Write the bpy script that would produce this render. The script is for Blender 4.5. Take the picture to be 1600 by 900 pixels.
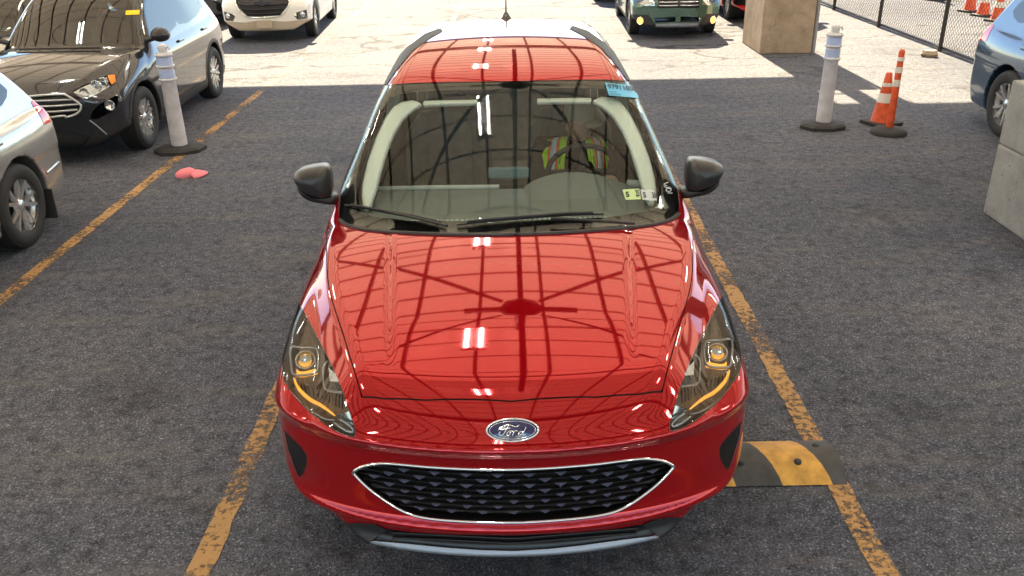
import bpy, bmesh, math, random
import numpy as np
from mathutils import Vector, Matrix

for _o in list(bpy.data.objects):
    bpy.data.objects.remove(_o)
SC = bpy.context.scene
COL = SC.collection
R = math.radians

# ------------------------------------------------------------------ camera
CAM_H, CAM_D, CAM_P, CAM_F, CAM_X, CAM_R = 2.49, 2.489, R(24.9), 1368.0, .007, R(-1.03)
_r0 = np.array([1., 0, 0]); FWD = np.array([0, math.cos(CAM_P), -math.sin(CAM_P)])
_d0 = np.array([0, -math.sin(CAM_P), -math.cos(CAM_P)])
RGT = _r0 * math.cos(CAM_R) - _d0 * math.sin(CAM_R)
DWN = _r0 * math.sin(CAM_R) + _d0 * math.cos(CAM_R)
EYE = np.array([CAM_X, -CAM_D, CAM_H])
cam_data = bpy.data.cameras.new('camera')
cam_data.sensor_width = 36.0
cam_data.lens = CAM_F / 1600 * 36.0
cam_data.clip_start = .05
cam_data.clip_end = 2000
cam = bpy.data.objects.new('camera', cam_data)
COL.objects.link(cam)
_m = Matrix.Identity(4)
for i in range(3):
    _m[i][0], _m[i][1], _m[i][2], _m[i][3] = RGT[i], -DWN[i], -FWD[i], EYE[i]
cam.matrix_world = _m
SC.camera = cam

# ------------------------------------------------------------------ light
SUN_EL, SUN_AZ = R(36), R(-1.0)          # straight ahead of the lens, behind the parked cars
world = bpy.data.worlds.new('World'); SC.world = world
world.use_nodes = True
_nt = world.node_tree
_sky = _nt.nodes.new('ShaderNodeTexSky'); _sky.sky_type = 'NISHITA'; _sky.sun_disc = False
_sky.sun_elevation = SUN_EL; _sky.sun_rotation = SUN_AZ
_sky.air_density = 1.0; _sky.dust_density = .25; _sky.ozone_density = 2.0
_bg = _nt.nodes['Background']; _bg.inputs['Strength'].default_value = .05
_nt.links.new(_sky.outputs[0], _bg.inputs['Color'])
sun_d = bpy.data.lights.new('sun', 'SUN'); sun_d.energy = 4.6; sun_d.angle = R(.5); sun_d.color = (1, .82, .54)
sun = bpy.data.objects.new('sun', sun_d); COL.objects.link(sun)
_sd = Vector((math.sin(SUN_AZ) * math.cos(SUN_EL), math.cos(SUN_AZ) * math.cos(SUN_EL), math.sin(SUN_EL)))
sun.rotation_euler = _sd.to_track_quat('Z', 'Y').to_euler()
SC.view_settings.view_transform = 'Standard'; SC.view_settings.look = 'None'
SC.view_settings.exposure = 2.88; SC.view_settings.gamma = 1.0; SC.view_settings.use_curve_mapping = False
SC.render.engine = 'CYCLES'
SC.cycles.max_bounces = 8; SC.cycles.diffuse_bounces = 4; SC.cycles.glossy_bounces = 4
SC.cycles.transparent_max_bounces = 16; SC.cycles.transmission_bounces = 6
SC.cycles.use_denoising = True; SC.cycles.sample_clamp_indirect = 8.0
SC.cycles.caustics_reflective = False; SC.cycles.caustics_refractive = False

# ------------------------------------------------------------------ materials
MATS = {}
def _new(name):
    m = bpy.data.materials.new(name); m.use_nodes = True
    MATS[name] = m
    return m, m.node_tree, m.node_tree.nodes['Principled BSDF']
def plain(name, col, rough=.5, metal=0., coat=0., spec=.5, bump=0., bscale=60., var=0., vscale=6., emit=None, estr=0., coat_ior=1.5, speck=None):
    """principled colour with a little procedural unevenness"""
    m, nt, b = _new(name)
    b.inputs['Base Color'].default_value = (*col, 1)
    b.inputs['Roughness'].default_value = rough
    b.inputs['Metallic'].default_value = metal
    b.inputs['Specular IOR Level'].default_value = spec
    if coat:
        b.inputs['Coat Weight'].default_value = coat; b.inputs['Coat Roughness'].default_value = .015
        b.inputs['Coat IOR'].default_value = coat_ior
    tc = nt.nodes.new('ShaderNodeTexCoord')
    if var:
        n = nt.nodes.new('ShaderNodeTexNoise'); n.inputs['Scale'].default_value = vscale; n.inputs['Detail'].default_value = 6
        nt.links.new(tc.outputs['Object'], n.inputs['Vector'])
        r = nt.nodes.new('ShaderNodeMapRange'); r.inputs['To Min'].default_value = 1 - var; r.inputs['To Max'].default_value = 1 + var
        r.inputs['From Min'].default_value = .25; r.inputs['From Max'].default_value = .75
        nt.links.new(n.outputs['Fac'], r.inputs['Value'])
        mx = nt.nodes.new('ShaderNodeVectorMath'); mx.operation = 'SCALE'; mx.inputs[0].default_value = col
        nt.links.new(r.outputs[0], mx.inputs['Scale']); nt.links.new(mx.outputs[0], b.inputs['Base Color'])
    if bump:
        n = nt.nodes.new('ShaderNodeTexNoise'); n.inputs['Scale'].default_value = bscale; n.inputs['Detail'].default_value = 4
        nt.links.new(tc.outputs['Object'], n.inputs['Vector'])
        bp = nt.nodes.new('ShaderNodeBump'); bp.inputs['Strength'].default_value = bump; bp.inputs['Distance'].default_value = .004
        nt.links.new(n.outputs['Fac'], bp.inputs['Height']); nt.links.new(bp.outputs[0], b.inputs['Normal'])
    if emit:
        b.inputs['Emission Color'].default_value = (*emit, 1); b.inputs['Emission Strength'].default_value = estr
    return m
def paint(name, col, metal=.5, rough=.3, ior=1.6, dust=.0):
    m = plain(name, col, rough=rough, metal=metal, coat=1.0, coat_ior=ior)
    if dust:                                    # fine pale road-dust specks
        nt = m.node_tree; b = nt.nodes['Principled BSDF']
        tc = nt.nodes.new('ShaderNodeTexCoord'); v = nt.nodes.new('ShaderNodeTexVoronoi'); v.inputs['Scale'].default_value = 90
        nt.links.new(tc.outputs['Object'], v.inputs['Vector'])
        n = nt.nodes.new('ShaderNodeTexNoise'); n.inputs['Scale'].default_value = 5; nt.links.new(tc.outputs['Object'], n.inputs['Vector'])
        th = nt.nodes.new('ShaderNodeMapRange'); th.inputs['From Min'].default_value = .45; th.inputs['From Max'].default_value = .75
        th.inputs['To Min'].default_value = .0; th.inputs['To Max'].default_value = .20
        nt.links.new(n.outputs['Fac'], th.inputs['Value'])
        lt = nt.nodes.new('ShaderNodeMath'); lt.operation = 'LESS_THAN'
        nt.links.new(v.outputs['Distance'], lt.inputs[0]); nt.links.new(th.outputs[0], lt.inputs[1])
        sep = nt.nodes.new('ShaderNodeSeparateXYZ'); nt.links.new(tc.outputs['Object'], sep.inputs[0])
        zr = nt.nodes.new('ShaderNodeMapRange'); zr.inputs['From Min'].default_value = .95; zr.inputs['From Max'].default_value = .5
        nt.links.new(sep.outputs['Z'], zr.inputs['Value'])
        mu = nt.nodes.new('ShaderNodeMath'); mu.operation = 'MULTIPLY'; nt.links.new(lt.outputs[0], mu.inputs[0]); nt.links.new(zr.outputs[0], mu.inputs[1])
        m2 = nt.nodes.new('ShaderNodeMath'); m2.operation = 'MULTIPLY'; m2.inputs[1].default_value = dust; nt.links.new(mu.outputs[0], m2.inputs[0])
        mx = nt.nodes.new('ShaderNodeMix'); mx.data_type = 'RGBA'
        mx.inputs[6].default_value = (*col, 1); mx.inputs[7].default_value = (.45, .33, .28, 1)
        nt.links.new(m2.outputs[0], mx.inputs[0]); nt.links.new(mx.outputs[2], b.inputs['Base Color'])
    return m
def glass(name, tint=(.8, .85, .83), ior=1.5, rough=0.0, gain=1.0):
    """thin pane: tinted see-through plus mirror by Fresnel"""
    m = bpy.data.materials.new(name); m.use_nodes = True; MATS[name] = m
    nt = m.node_tree; nt.nodes.clear()
    o = nt.nodes.new('ShaderNodeOutputMaterial'); mix = nt.nodes.new('ShaderNodeMixShader')
    t = nt.nodes.new('ShaderNodeBsdfTransparent'); t.inputs[0].default_value = (*tint, 1)
    g = nt.nodes.new('ShaderNodeBsdfGlossy'); g.inputs['Roughness'].default_value = rough
    f = nt.nodes.new('ShaderNodeFresnel'); f.inputs[0].default_value = ior
    ml = nt.nodes.new('ShaderNodeMath'); ml.operation = 'MULTIPLY'; ml.use_clamp = True; ml.inputs[1].default_value = gain
    nt.links.new(f.outputs[0], ml.inputs[0]); nt.links.new(ml.outputs[0], mix.inputs[0])
    nt.links.new(t.outputs[0], mix.inputs[1]); nt.links.new(g.outputs[0], mix.inputs[2])
    nt.links.new(mix.outputs[0], o.inputs[0])
    return m
def emitter(name, col, s):
    m = plain(name, (.8, .8, .75), emit=col, estr=s)
    return m

# ------------------------------------------------------------------ object helpers
def tag(o, label=None, cat=None, group=None, kind=None):
    if label: o['label'] = label
    if cat: o['category'] = cat
    if group: o['group'] = group
    if kind: o['kind'] = kind
    return o
def empty(name, loc=(0, 0, 0), rz=0, s=1.0):
    o = bpy.data.objects.new(name, None); COL.objects.link(o)
    o.location = loc; o.rotation_euler = (0, 0, rz); o.scale = (s, s, s); o.empty_display_size = .2
    return o
def link(name, me, mat, parent=None, loc=None, rot=None):
    o = bpy.data.objects.new(name, me); COL.objects.link(o)
    if mat is not None and not me.materials:
        me.materials.append(MATS[mat] if isinstance(mat, str) else mat)
    if parent is not None: o.parent = parent
    if loc is not None: o.location = loc
    if rot is not None: o.rotation_euler = rot
    return o
def np_mesh(name, V, F, N=None, smooth=True):
    me = bpy.data.meshes.new(name)
    V = np.asarray(V, np.float64); F = np.asarray(F, np.int64)
    me.from_pydata(V.tolist(), [], F.tolist())
    me.update()
    if smooth:
        me.polygons.foreach_set('use_smooth', np.ones(len(me.polygons), bool))
    if N is not None:
        n = np.asarray(N, np.float64); n = n / np.maximum(np.linalg.norm(n, axis=1, keepdims=True), 1e-9)
        me.normals_split_custom_set_from_vertices(n.tolist())
    return me
def copy_tree(o, parent=None):
    c = o.copy(); COL.objects.link(c)
    if parent is not None: c.parent = parent
    for ch in list(o.children): copy_tree(ch, c)
    return c

class MB:
    """collects simple shapes into one mesh"""
    def __init__(s): s.v = []; s.f = []; s.sm = []
    def add(s, V, F, smooth=False):
        n = len(s.v); s.v += [tuple(map(float, p)) for p in V]; s.f += [tuple(int(i) + n for i in q) for q in F]; s.sm += [smooth] * len(F)
        return s
    def box(s, c, d, rot=None, bev=0.0):
        cx, cy, cz = c; hx, hy, hz = d[0] / 2, d[1] / 2, d[2] / 2
        if bev <= 0:
            P = [(i * hx, j * hy, k * hz) for i in (-1, 1) for j in (-1, 1) for k in (-1, 1)]
            F = [(0, 1, 3, 2), (4, 6, 7, 5), (0, 4, 5, 1), (2, 3, 7, 6), (0, 2, 6, 4), (1, 5, 7, 3)]
        else:
            bm = bmesh.new(); bmesh.ops.create_cube(bm, size=1.0)
            for v in bm.verts: v.co = Vector((v.co.x * d[0], v.co.y * d[1], v.co.z * d[2]))
            bmesh.ops.bevel(bm, geom=list(bm.edges), offset=min(bev, .45 * min(d)), segments=2, affect='EDGES', profile=.6)
            bm.verts.index_update(); P = [tuple(v.co) for v in bm.verts]; F = [[v.index for v in f.verts] for f in bm.faces]; bm.free()
        if rot is not None:
            M = rot if isinstance(rot, Matrix) else Matrix.Rotation(rot, 3, 'Z')
            P = [M @ Vector(p) for p in P]
        return s.add([(p[0] + cx, p[1] + cy, p[2] + cz) for p in P], F)
    def tube(s, pts, r, n=8, closed=False, caps=True):
        pts = [np.asarray(p, float) for p in pts]; m = len(pts)
        rs = r if hasattr(r, '__len__') else [r] * m
        up = None; rings = []
        for i in range(m):
            a = pts[(i - 1) % m] if (closed or i > 0) else pts[i]; b = pts[(i + 1) % m] if (closed or i < m - 1) else pts[i]
            t = b - a; t = t / max(np.linalg.norm(t), 1e-9)
            if up is None:
                up = np.array([0, 0, 1.]) if abs(t[2]) < .9 else np.array([1., 0, 0])
            u = up - t * (up @ t); u /= max(np.linalg.norm(u), 1e-9); w = np.cross(t, u); up = u
            rings.append([pts[i] + rs[i] * (u * math.cos(2 * math.pi * k / n) + w * math.sin(2 * math.pi * k / n)) for k in range(n)])
        V = [p for q in rings for p in q]; F = []
        for i in range(m if closed else m - 1):
            j = (i + 1) % m
            for k in range(n): F.append((i * n + k, i * n + (k + 1) % n, j * n + (k + 1) % n, j * n + k))
        s.add(V, F, True)
        if caps and not closed:
            s.add(rings[0], [tuple(range(n))[::-1]]); s.add(rings[-1], [tuple(range(n))])
        return s
    def lathe(s, prof, n=24, axis='z', c=(0, 0, 0), closed=False, smooth=True):
        V = []; F = []; m = len(prof)
        for k in range(n):
            a = 2 * math.pi * k / n
            for (r, h) in prof:
                q = (r * math.cos(a), r * math.sin(a), h)
                if axis == 'x': q = (h, r * math.cos(a), r * math.sin(a))
                if axis == 'y': q = (r * math.cos(a), h, r * math.sin(a))
                V.append((q[0] + c[0], q[1] + c[1], q[2] + c[2]))
        for k in range(n):
            k2 = (k + 1) % n
            for i in range(m if closed else m - 1):
                j = (i + 1) % m
                F.append((k * m + i, k2 * m + i, k2 * m + j, k * m + j))
        return s.add(V, F, smooth)
    def prism(s, poly, d, base=(0, 0, 0), ex=(1, 0, 0), ey=(0, 0, 1), smooth=False):
        """2D polygon in the (ex, ey) plane, extruded by vector d"""
        ex, ey, d, b = map(lambda q: np.asarray(q, float), (ex, ey, d, base)); n = len(poly)
        P = [b + ex * p[0] + ey * p[1] for p in poly]; Q = [p + d for p in P]
        F = [tuple(range(n))[::-1], tuple(range(n, 2 * n))] + [(i, (i + 1) % n, n + (i + 1) % n, n + i) for i in range(n)]
        return s.add(P + Q, F, smooth)
    def build(s, name, mat, parent=None, **k):
        me = bpy.data.meshes.new(name); me.from_pydata(s.v, [], s.f); me.update()
        me.polygons.foreach_set('use_smooth', s.sm)
        bm = bmesh.new(); bm.from_mesh(me); bmesh.ops.recalc_face_normals(bm, faces=list(bm.faces)); bm.to_mesh(me); bm.free()
        return link(name, me, mat, parent, **k)
def text_mesh(body, size, shear=0., extrude=.0008, bold=0.0):
    cu = bpy.data.curves.new('txt', 'FONT'); cu.body = body; cu.size = size; cu.shear = shear; cu.extrude = extrude; cu.offset = bold
    cu.align_x = 'CENTER'; cu.align_y = 'CENTER'; cu.resolution_u = 4
    o = bpy.data.objects.new('txt', cu); COL.objects.link(o)
    dg = bpy.context.evaluated_depsgraph_get(); me = bpy.data.meshes.new_from_object(o.evaluated_get(dg))
    bpy.data.objects.remove(o); bpy.data.curves.remove(cu)
    return me

# ------------------------------------------------------------------ photograph pixel <-> place
def project(P):
    q = np.asarray(P, float) - EYE; w = q @ FWD
    return 800 + CAM_F * (q @ RGT) / w, 450 + CAM_F * (q @ DWN) / w
def pray(u, v): return FWD + RGT * (u - 800) / CAM_F + DWN * (v - 450) / CAM_F
def at_z(u, v, z=0.):
    d = pray(u, v); return EYE + d * (z - EYE[2]) / d[2]
def at_y(u, v, y):
    d = pray(u, v); return EYE + d * (y - EYE[1]) / d[1]

# ------------------------------------------------------------------ smooth splines and level-set meshing
class Spl:
    def __init__(s, pts, n=1500):
        x = np.array([p[0] for p in pts], float); y = np.array([p[1] for p in pts], float); m = len(x)
        if m == 2:
            s.x = x; s.y = y; return
        h = np.diff(x); A = np.zeros((m, m)); b = np.zeros(m); A[0, 0] = A[-1, -1] = 1
        for i in range(1, m - 1):
            A[i, i - 1] = h[i - 1]; A[i, i] = 2 * (h[i - 1] + h[i]); A[i, i + 1] = h[i]
            b[i] = 6 * ((y[i + 1] - y[i]) / h[i] - (y[i] - y[i - 1]) / h[i - 1])
        M = np.linalg.solve(A, b)
        X = np.linspace(x[0], x[-1], n); k = np.clip(np.searchsorted(x, X) - 1, 0, m - 2)
        t0 = X - x[k]; t1 = x[k + 1] - X; hk = h[k]
        s.x = X; s.y = (M[k] * t1 ** 3 + M[k + 1] * t0 ** 3) / (6 * hk) + (y[k] / hk - M[k] * hk / 6) * t1 + (y[k + 1] / hk - M[k + 1] * hk / 6) * t0
        s.e0 = (s.y[1] - s.y[0]) / (X[1] - X[0]); s.e1 = (s.y[-1] - s.y[-2]) / (X[-1] - X[-2])
    def __call__(s, q): return np.interp(q, s.x, s.y)
def smax(a, b, r):
    h = np.maximum(r - np.abs(a - b), 0) / r
    return np.maximum(a, b) + h * h * (r * .25)
def smin(a, b, r): return -smax(-a, -b, r)
def sstep(a, b, x):
    t = np.clip((x - a) / (b - a), 0, 1); return t * t * (3 - 2 * t)

def level_mesh(Fn, xmax, ylo, yhi, zlo, zhi, h):
    """mirror-symmetric level set Fn(|x|,y,z)=0 -> V, N, T (surface nets on half the box, then mirrored)"""
    nx = int(math.ceil(xmax / h)) + 2; ny = int(math.ceil((yhi - ylo) / h)) + 1; nz = int(math.ceil((zhi - zlo) / h)) + 1
    xs = -h / 2 + h * np.arange(nx); ys = ylo + h * np.arange(ny); zs = zlo + h * np.arange(nz)
    val = np.empty((nx, ny, nz), np.float32)
    for i in range(nx):
        Y, Z = np.meshgrid(ys, zs, indexing='ij')
        val[i] = Fn(np.full_like(Y, abs(xs[i])), Y, Z)
    neg = val < 0
    c = np.zeros((nx - 1, ny - 1, nz - 1), np.int8)
    for a in (0, 1):
        for b in (0, 1):
            for d in (0, 1): c += neg[a:nx - 1 + a, b:ny - 1 + b, d:nz - 1 + d]
    act = np.argwhere((c > 0) & (c < 8))
    idx = -np.ones(c.shape, np.int64); idx[tuple(act.T)] = np.arange(len(act))
    acc = np.zeros((len(act), 3)); cnt = np.zeros(len(act))
    cor = [(a, b, d) for a in (0, 1) for b in (0, 1) for d in (0, 1)]
    for i, p in enumerate(cor):
        for q in cor[i + 1:]:
            if sum(abs(p[k] - q[k]) for k in range(3)) != 1: continue
            va = val[act[:, 0] + p[0], act[:, 1] + p[1], act[:, 2] + p[2]].astype(float)
            vb = val[act[:, 0] + q[0], act[:, 1] + q[1], act[:, 2] + q[2]].astype(float)
            cr = (va < 0) != (vb < 0); t = np.where(cr, va / np.where(cr, va - vb, 1), 0)
            pos = np.array(p)[None] + t[:, None] * (np.array(q) - np.array(p))[None]
            acc += pos * cr[:, None]; cnt += cr
    V = act + acc / cnt[:, None]
    V = np.stack([xs[0] + h * V[:, 0], ylo + h * V[:, 1], zlo + h * V[:, 2]], 1)
    cen = act[:, 0] == 0
    V[cen, 0] = 0
    quads = []
    for ax in range(3):
        o1, o2 = [k for k in range(3) if k != ax]
        sl0 = [slice(None)] * 3; sl1 = [slice(None)] * 3; sl0[ax] = slice(0, -1); sl1[ax] = slice(1, None)
        s0 = neg[tuple(sl0)]; ch = np.argwhere(s0 != neg[tuple(sl1)])
        ok = (ch[:, o1] > 0) & (ch[:, o2] > 0) & (ch[:, o1] < neg.shape[o1] - 1) & (ch[:, o2] < neg.shape[o2] - 1)
        ch = ch[ok]; inside = s0[tuple(ch.T)]
        def cid(d1, d2):
            k = ch.copy(); k[:, o1] -= d1; k[:, o2] -= d2; return idx[tuple(k.T)]
        q = np.stack([cid(1, 1), cid(0, 1), cid(0, 0), cid(1, 0)], 1)
        flip = inside if ax != 1 else ~inside
        q[~flip] = q[~flip][:, ::-1]
        quads.append(q)
    Q = np.concatenate(quads)
    Q = Q[(Q >= 0).all(1)]
    def ev(P): return Fn(np.abs(P[:, 0]), P[:, 1], P[:, 2])
    def grad(P, e=1e-3):
        g = np.empty_like(P)
        for k in range(3):
            d = np.zeros(3); d[k] = e; g[:, k] = (ev(P + d) - ev(P - d)) / (2 * e)
        return g
    for _ in range(3):
        g = grad(V); st = (ev(V) / np.maximum((g * g).sum(1), .05))[:, None] * g
        ln = np.linalg.norm(st, axis=1, keepdims=True); st *= np.minimum(1, .6 * h / np.maximum(ln, 1e-9))
        V = V - st; V[cen, 0] = 0
    N = grad(V, 2e-3); N[cen, 0] = 0; N /= np.maximum(np.linalg.norm(N, axis=1, keepdims=True), 1e-9)
    n = len(V); mir = np.arange(n) + n; mir[cen] = np.arange(n)[cen]
    V2 = np.concatenate([V, V * [-1, 1, 1]]); N2 = np.concatenate([N, N * [-1, 1, 1]])
    Q2 = np.concatenate([Q, mir[Q][:, ::-1]])
    T = np.concatenate([Q2[:, [0, 1, 2]], Q2[:, [0, 2, 3]]])
    T = T[(T[:, 0] != T[:, 1]) & (T[:, 1] != T[:, 2]) & (T[:, 0] != T[:, 2])]
    return compact(V2, N2, T)
def compact(V, N, T):
    u, inv = np.unique(T, return_inverse=True)
    return V[u], N[u], inv.reshape(-1, 3)
def split(M, s):
    """cut a triangle mesh along field s(V)=0 -> (inside s<0, outside)"""
    V, N, T = M
    sv = s(V, N) if callable(s) else s
    sv = np.where(np.abs(sv) < 1e-7, 1e-7, sv)
    ins = sv[T] < 0; k = ins.sum(1)
    tin, tout = [T[k == 3]], [T[k == 0]]
    for lone in (1, 2):
        Tm = T[k == lone]
        if not len(Tm): continue
        im = ins[k == lone] if lone == 1 else ~ins[k == lone]
        a = im.argmax(1); r = np.arange(len(Tm))
        A, B, C = Tm[r, a], Tm[r, (a + 1) % 3], Tm[r, (a + 2) % 3]
        def cutv(P, Q):
            nonlocal V, N, sv
            e = np.stack([np.minimum(P, Q), np.maximum(P, Q)], 1); ue, inv = np.unique(e, axis=0, return_inverse=True)
            t = sv[ue[:, 0]] / (sv[ue[:, 0]] - sv[ue[:, 1]])
            nv = V[ue[:, 0]] + t[:, None] * (V[ue[:, 1]] - V[ue[:, 0]]); nn = N[ue[:, 0]] + t[:, None] * (N[ue[:, 1]] - N[ue[:, 0]])
            base = len(V); V = np.concatenate([V, nv]); N = np.concatenate([N, nn]); sv = np.concatenate([sv, np.zeros(len(nv))])
            return base + inv.reshape(-1)
        AB, CA = cutv(A, B), cutv(C, A)
        t1 = np.stack([A, AB, CA], 1); t2 = np.concatenate([np.stack([AB, B, C], 1), np.stack([AB, C, CA], 1)])
        (tin if lone == 1 else tout).append(t1); (tout if lone == 1 else tin).append(t2)
    Ti, To = np.concatenate(tin), np.concatenate(tout)
    return (compact(V, N, Ti) if len(Ti) else None), (compact(V, N, To) if len(To) else None)
def poly_sdf(x, y, poly):
    """signed distance to a closed polygon, negative inside"""
    P = np.asarray(poly, float); d = np.full(x.shape, 1e9); ins = np.zeros(x.shape, bool)
    for i in range(len(P)):
        a, b = P[i], P[(i + 1) % len(P)]; e = b - a
        t = np.clip(((x - a[0]) * e[0] + (y - a[1]) * e[1]) / max(e @ e, 1e-12), 0, 1)
        d = np.minimum(d, np.hypot(x - a[0] - t * e[0], y - a[1] - t * e[1]))
        c = (a[1] > y) != (b[1] > y)
        with np.errstate(divide='ignore', invalid='ignore'):
            xi = a[0] + (y - a[1]) / (b[1] - a[1] if b[1] != a[1] else 1e-12) * e[0]
        ins ^= c & (x < xi)
    return np.where(ins, -d, d)
def line_dist(x, y, pl):
    d = np.full(x.shape, 1e9); P = np.asarray(pl, float)
    for a, b in zip(P[:-1], P[1:]):
        e = b - a; t = np.clip(((x - a[0]) * e[0] + (y - a[1]) * e[1]) / (e @ e), 0, 1)
        d = np.minimum(d, np.hypot(x - a[0] - t * e[0], y - a[1] - t * e[1]))
    return d
def smooth_poly(pts, n=6, closed=True):
    P = np.asarray(pts, float); m = len(P); out = []
    for i in range(m if closed else m - 1):
        p0, p1, p2, p3 = (P[(i + k) % m] if closed else P[min(max(i + k, 0), m - 1)] for k in (-1, 0, 1, 2))
        for j in range(n):
            t = j / n
            out.append(.5 * ((2 * p1) + (-p0 + p2) * t + (2 * p0 - 5 * p1 + 4 * p2 - p3) * t * t + (-p0 + 3 * p1 - 3 * p2 + p3) * t ** 3))
    if not closed: out.append(P[-1])
    return np.array(out)
def obj_from(M, name, mat, parent=None, off=0.0):
    V, N, T = M
    n = N / np.maximum(np.linalg.norm(N, axis=1, keepdims=True), 1e-9)
    return link(name, np_mesh(name, V + n * off, T, N), mat, parent)
def cast_many(Fn, O, Dv, t0, t1, n=240):
    """first crossing of the level set along many rays -> points (nan where a ray misses)"""
    O = np.broadcast_to(np.asarray(O, float), np.shape(Dv)); Dv = np.asarray(Dv, float); t = np.linspace(t0, t1, n); m = len(Dv)
    def ev(P): return Fn(np.abs(P[..., 0]), P[..., 1], P[..., 2])
    f = ev(O[:, None] + t[None, :, None] * Dv[:, None])
    hit = (f[:, :-1] > 0) & (f[:, 1:] <= 0); k = hit.argmax(1); ok = hit.any(1)
    a, b = t[k], t[k + 1]
    for _ in range(24):
        mid = (a + b) / 2; out = ev(O + mid[:, None] * Dv) > 0
        a = np.where(out, mid, a); b = np.where(out, b, mid)
    P = O + b[:, None] * Dv; P[~ok] = np.nan
    return P
def cast(Fn, o, d, t0, t1, n=240): return cast_many(Fn, o, np.array([d], float), t0, t1, n)[0]
def normals_at(Fn, P, e=2e-3):
    P = np.asarray(P, float); g = np.empty_like(P)
    for k in range(3):
        d = np.zeros(3); d[k] = e; A, B = P + d, P - d
        g[:, k] = Fn(np.abs(A[:, 0]), A[:, 1], A[:, 2]) - Fn(np.abs(B[:, 0]), B[:, 1], B[:, 2])
    return g / np.maximum(np.linalg.norm(g, axis=1, keepdims=True), 1e-9)
def normal_at(Fn, p, e=2e-3): return normals_at(Fn, np.array([p], float), e)[0]
# ------------------------------------------------------------------ car bodies as level sets
def car_field(P):
    L, W = P['L'], P['W']
    hood, fend, xc = Spl(P['hood']), Spl(P['fender']), Spl(P['crease'])
    wp, sp, yb, roof, rear = Spl(P['plan']), Spl(P['side']), Spl(P['front']), Spl(P['roof']), Spl(P['rear'])
    crown, ts = P.get('crown', .10), P.get('shoulder', .95)
    k2, k6 = P.get('sweep', (.28, .2))
    tum, belt, wg0 = P.get('tumble', .50), P.get('belt', 1.05), P.get('wg', .875)
    gsw, rcrown = P.get('glass_sweep', .30), P.get('roof_crown', .10)
    ridge = P.get('ridge', 0.0); zb0 = P.get('zb', .2); wheels = P['wheels']; Ra = P['arch']
    def F(X, y, z):
        hy = hood(y); xk = xc(y)
        zt = hy - crown * X * X
        if ridge:
            xr = .44 + .105 * (y - .27)
            zt = zt + ridge * sstep(.0, 1.0, (xr + .022 - X) / .05) * sstep(.18, .5, y) * sstep(1.6, 1.3, y)
        a = z - zt
        b = (z - (hy - crown * xk * xk - ts * (X - xk))) * .73
        hp = smax(a, b, .022)
        dx = X - (W - .135)
        c = z - (fend(y) - np.where(dx < 0, 3.2, 1.6) * dx * dx)
        top = smin(hp, c, .035)
        side = X - (wp(y) + sp(z))
        fr = (yb(z) + k2 * X * X + k6 * (X / P.get('sx', 1.0)) ** 6) - y
        fr = fr * .9
        rr = y - (L - rear(z) - .10 * (X / W) ** 4)
        bt = zb0 + np.clip((.75 - y) / .3, 0, 1) * np.maximum(X - .55, 0) * P.get('cut', .8) - z
        low = smax(top, side, .09)
        low = smax(low, fr, P.get('rf', .06)); low = smax(low, rr, .08); low = smax(low, bt, .04)
        yy = y - gsw * X * X * (1 - sstep(P['roof_y'] - .25, P['roof_y'] + .9, y))
        zg = roof(yy) - rcrown * X * X - .25 * np.maximum(X - .45, 0) ** 2
        wg = wg0 - tum * (z - belt) - .05 * sstep(P['roof_y'] + 1.0, L, y)
        gh = smax((z - zg) * .85, (X - wg) * .9, P.get('rg', .10))
        gh = smax(gh, belt - .35 - z, .02); gh = smax(gh, side, .03); gh = smax(gh, y - (L - .01 - rear(z) - .10 * (X / W) ** 4), .06)
        f = smin(low, gh, .035)
        for (yw, zw) in wheels:
            d = np.hypot(y - yw, z - zw) - Ra
            f = np.maximum(f, -np.maximum(d, (W - .34) - X))
        return f
    return F

def fix_facing(M):
    V, N, T = M
    fn = np.cross(V[T[:, 1]] - V[T[:, 0]], V[T[:, 2]] - V[T[:, 0]])
    bad = (fn * N[T].mean(1)).sum(1) < 0
    T = T.copy(); T[bad] = T[bad][:, ::-1]
    return V, N, T
def take(M, s):
    """-> (piece inside, rest)"""
    i, o = split(M, s)
    return i, o
def largest(M):
    """keep the biggest connected piece"""
    V, N, T = M; lab = np.arange(len(V))
    while True:
        m = lab[T].min(1); new = lab.copy()
        for k in range(3): np.minimum.at(new, T[:, k], m)
        new = new[new]
        if (new == lab).all(): break
        lab = new
    u, c = np.unique(lab[T[:, 0]], return_counts=True)
    return compact(V, N, T[lab[T[:, 0]] == u[c.argmax()]])
def gap_cut(M, dist, w=.0022):
    """open a narrow shut line where dist(V,N) < w"""
    return split(M, lambda V, N: dist(V, N) - w)

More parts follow.
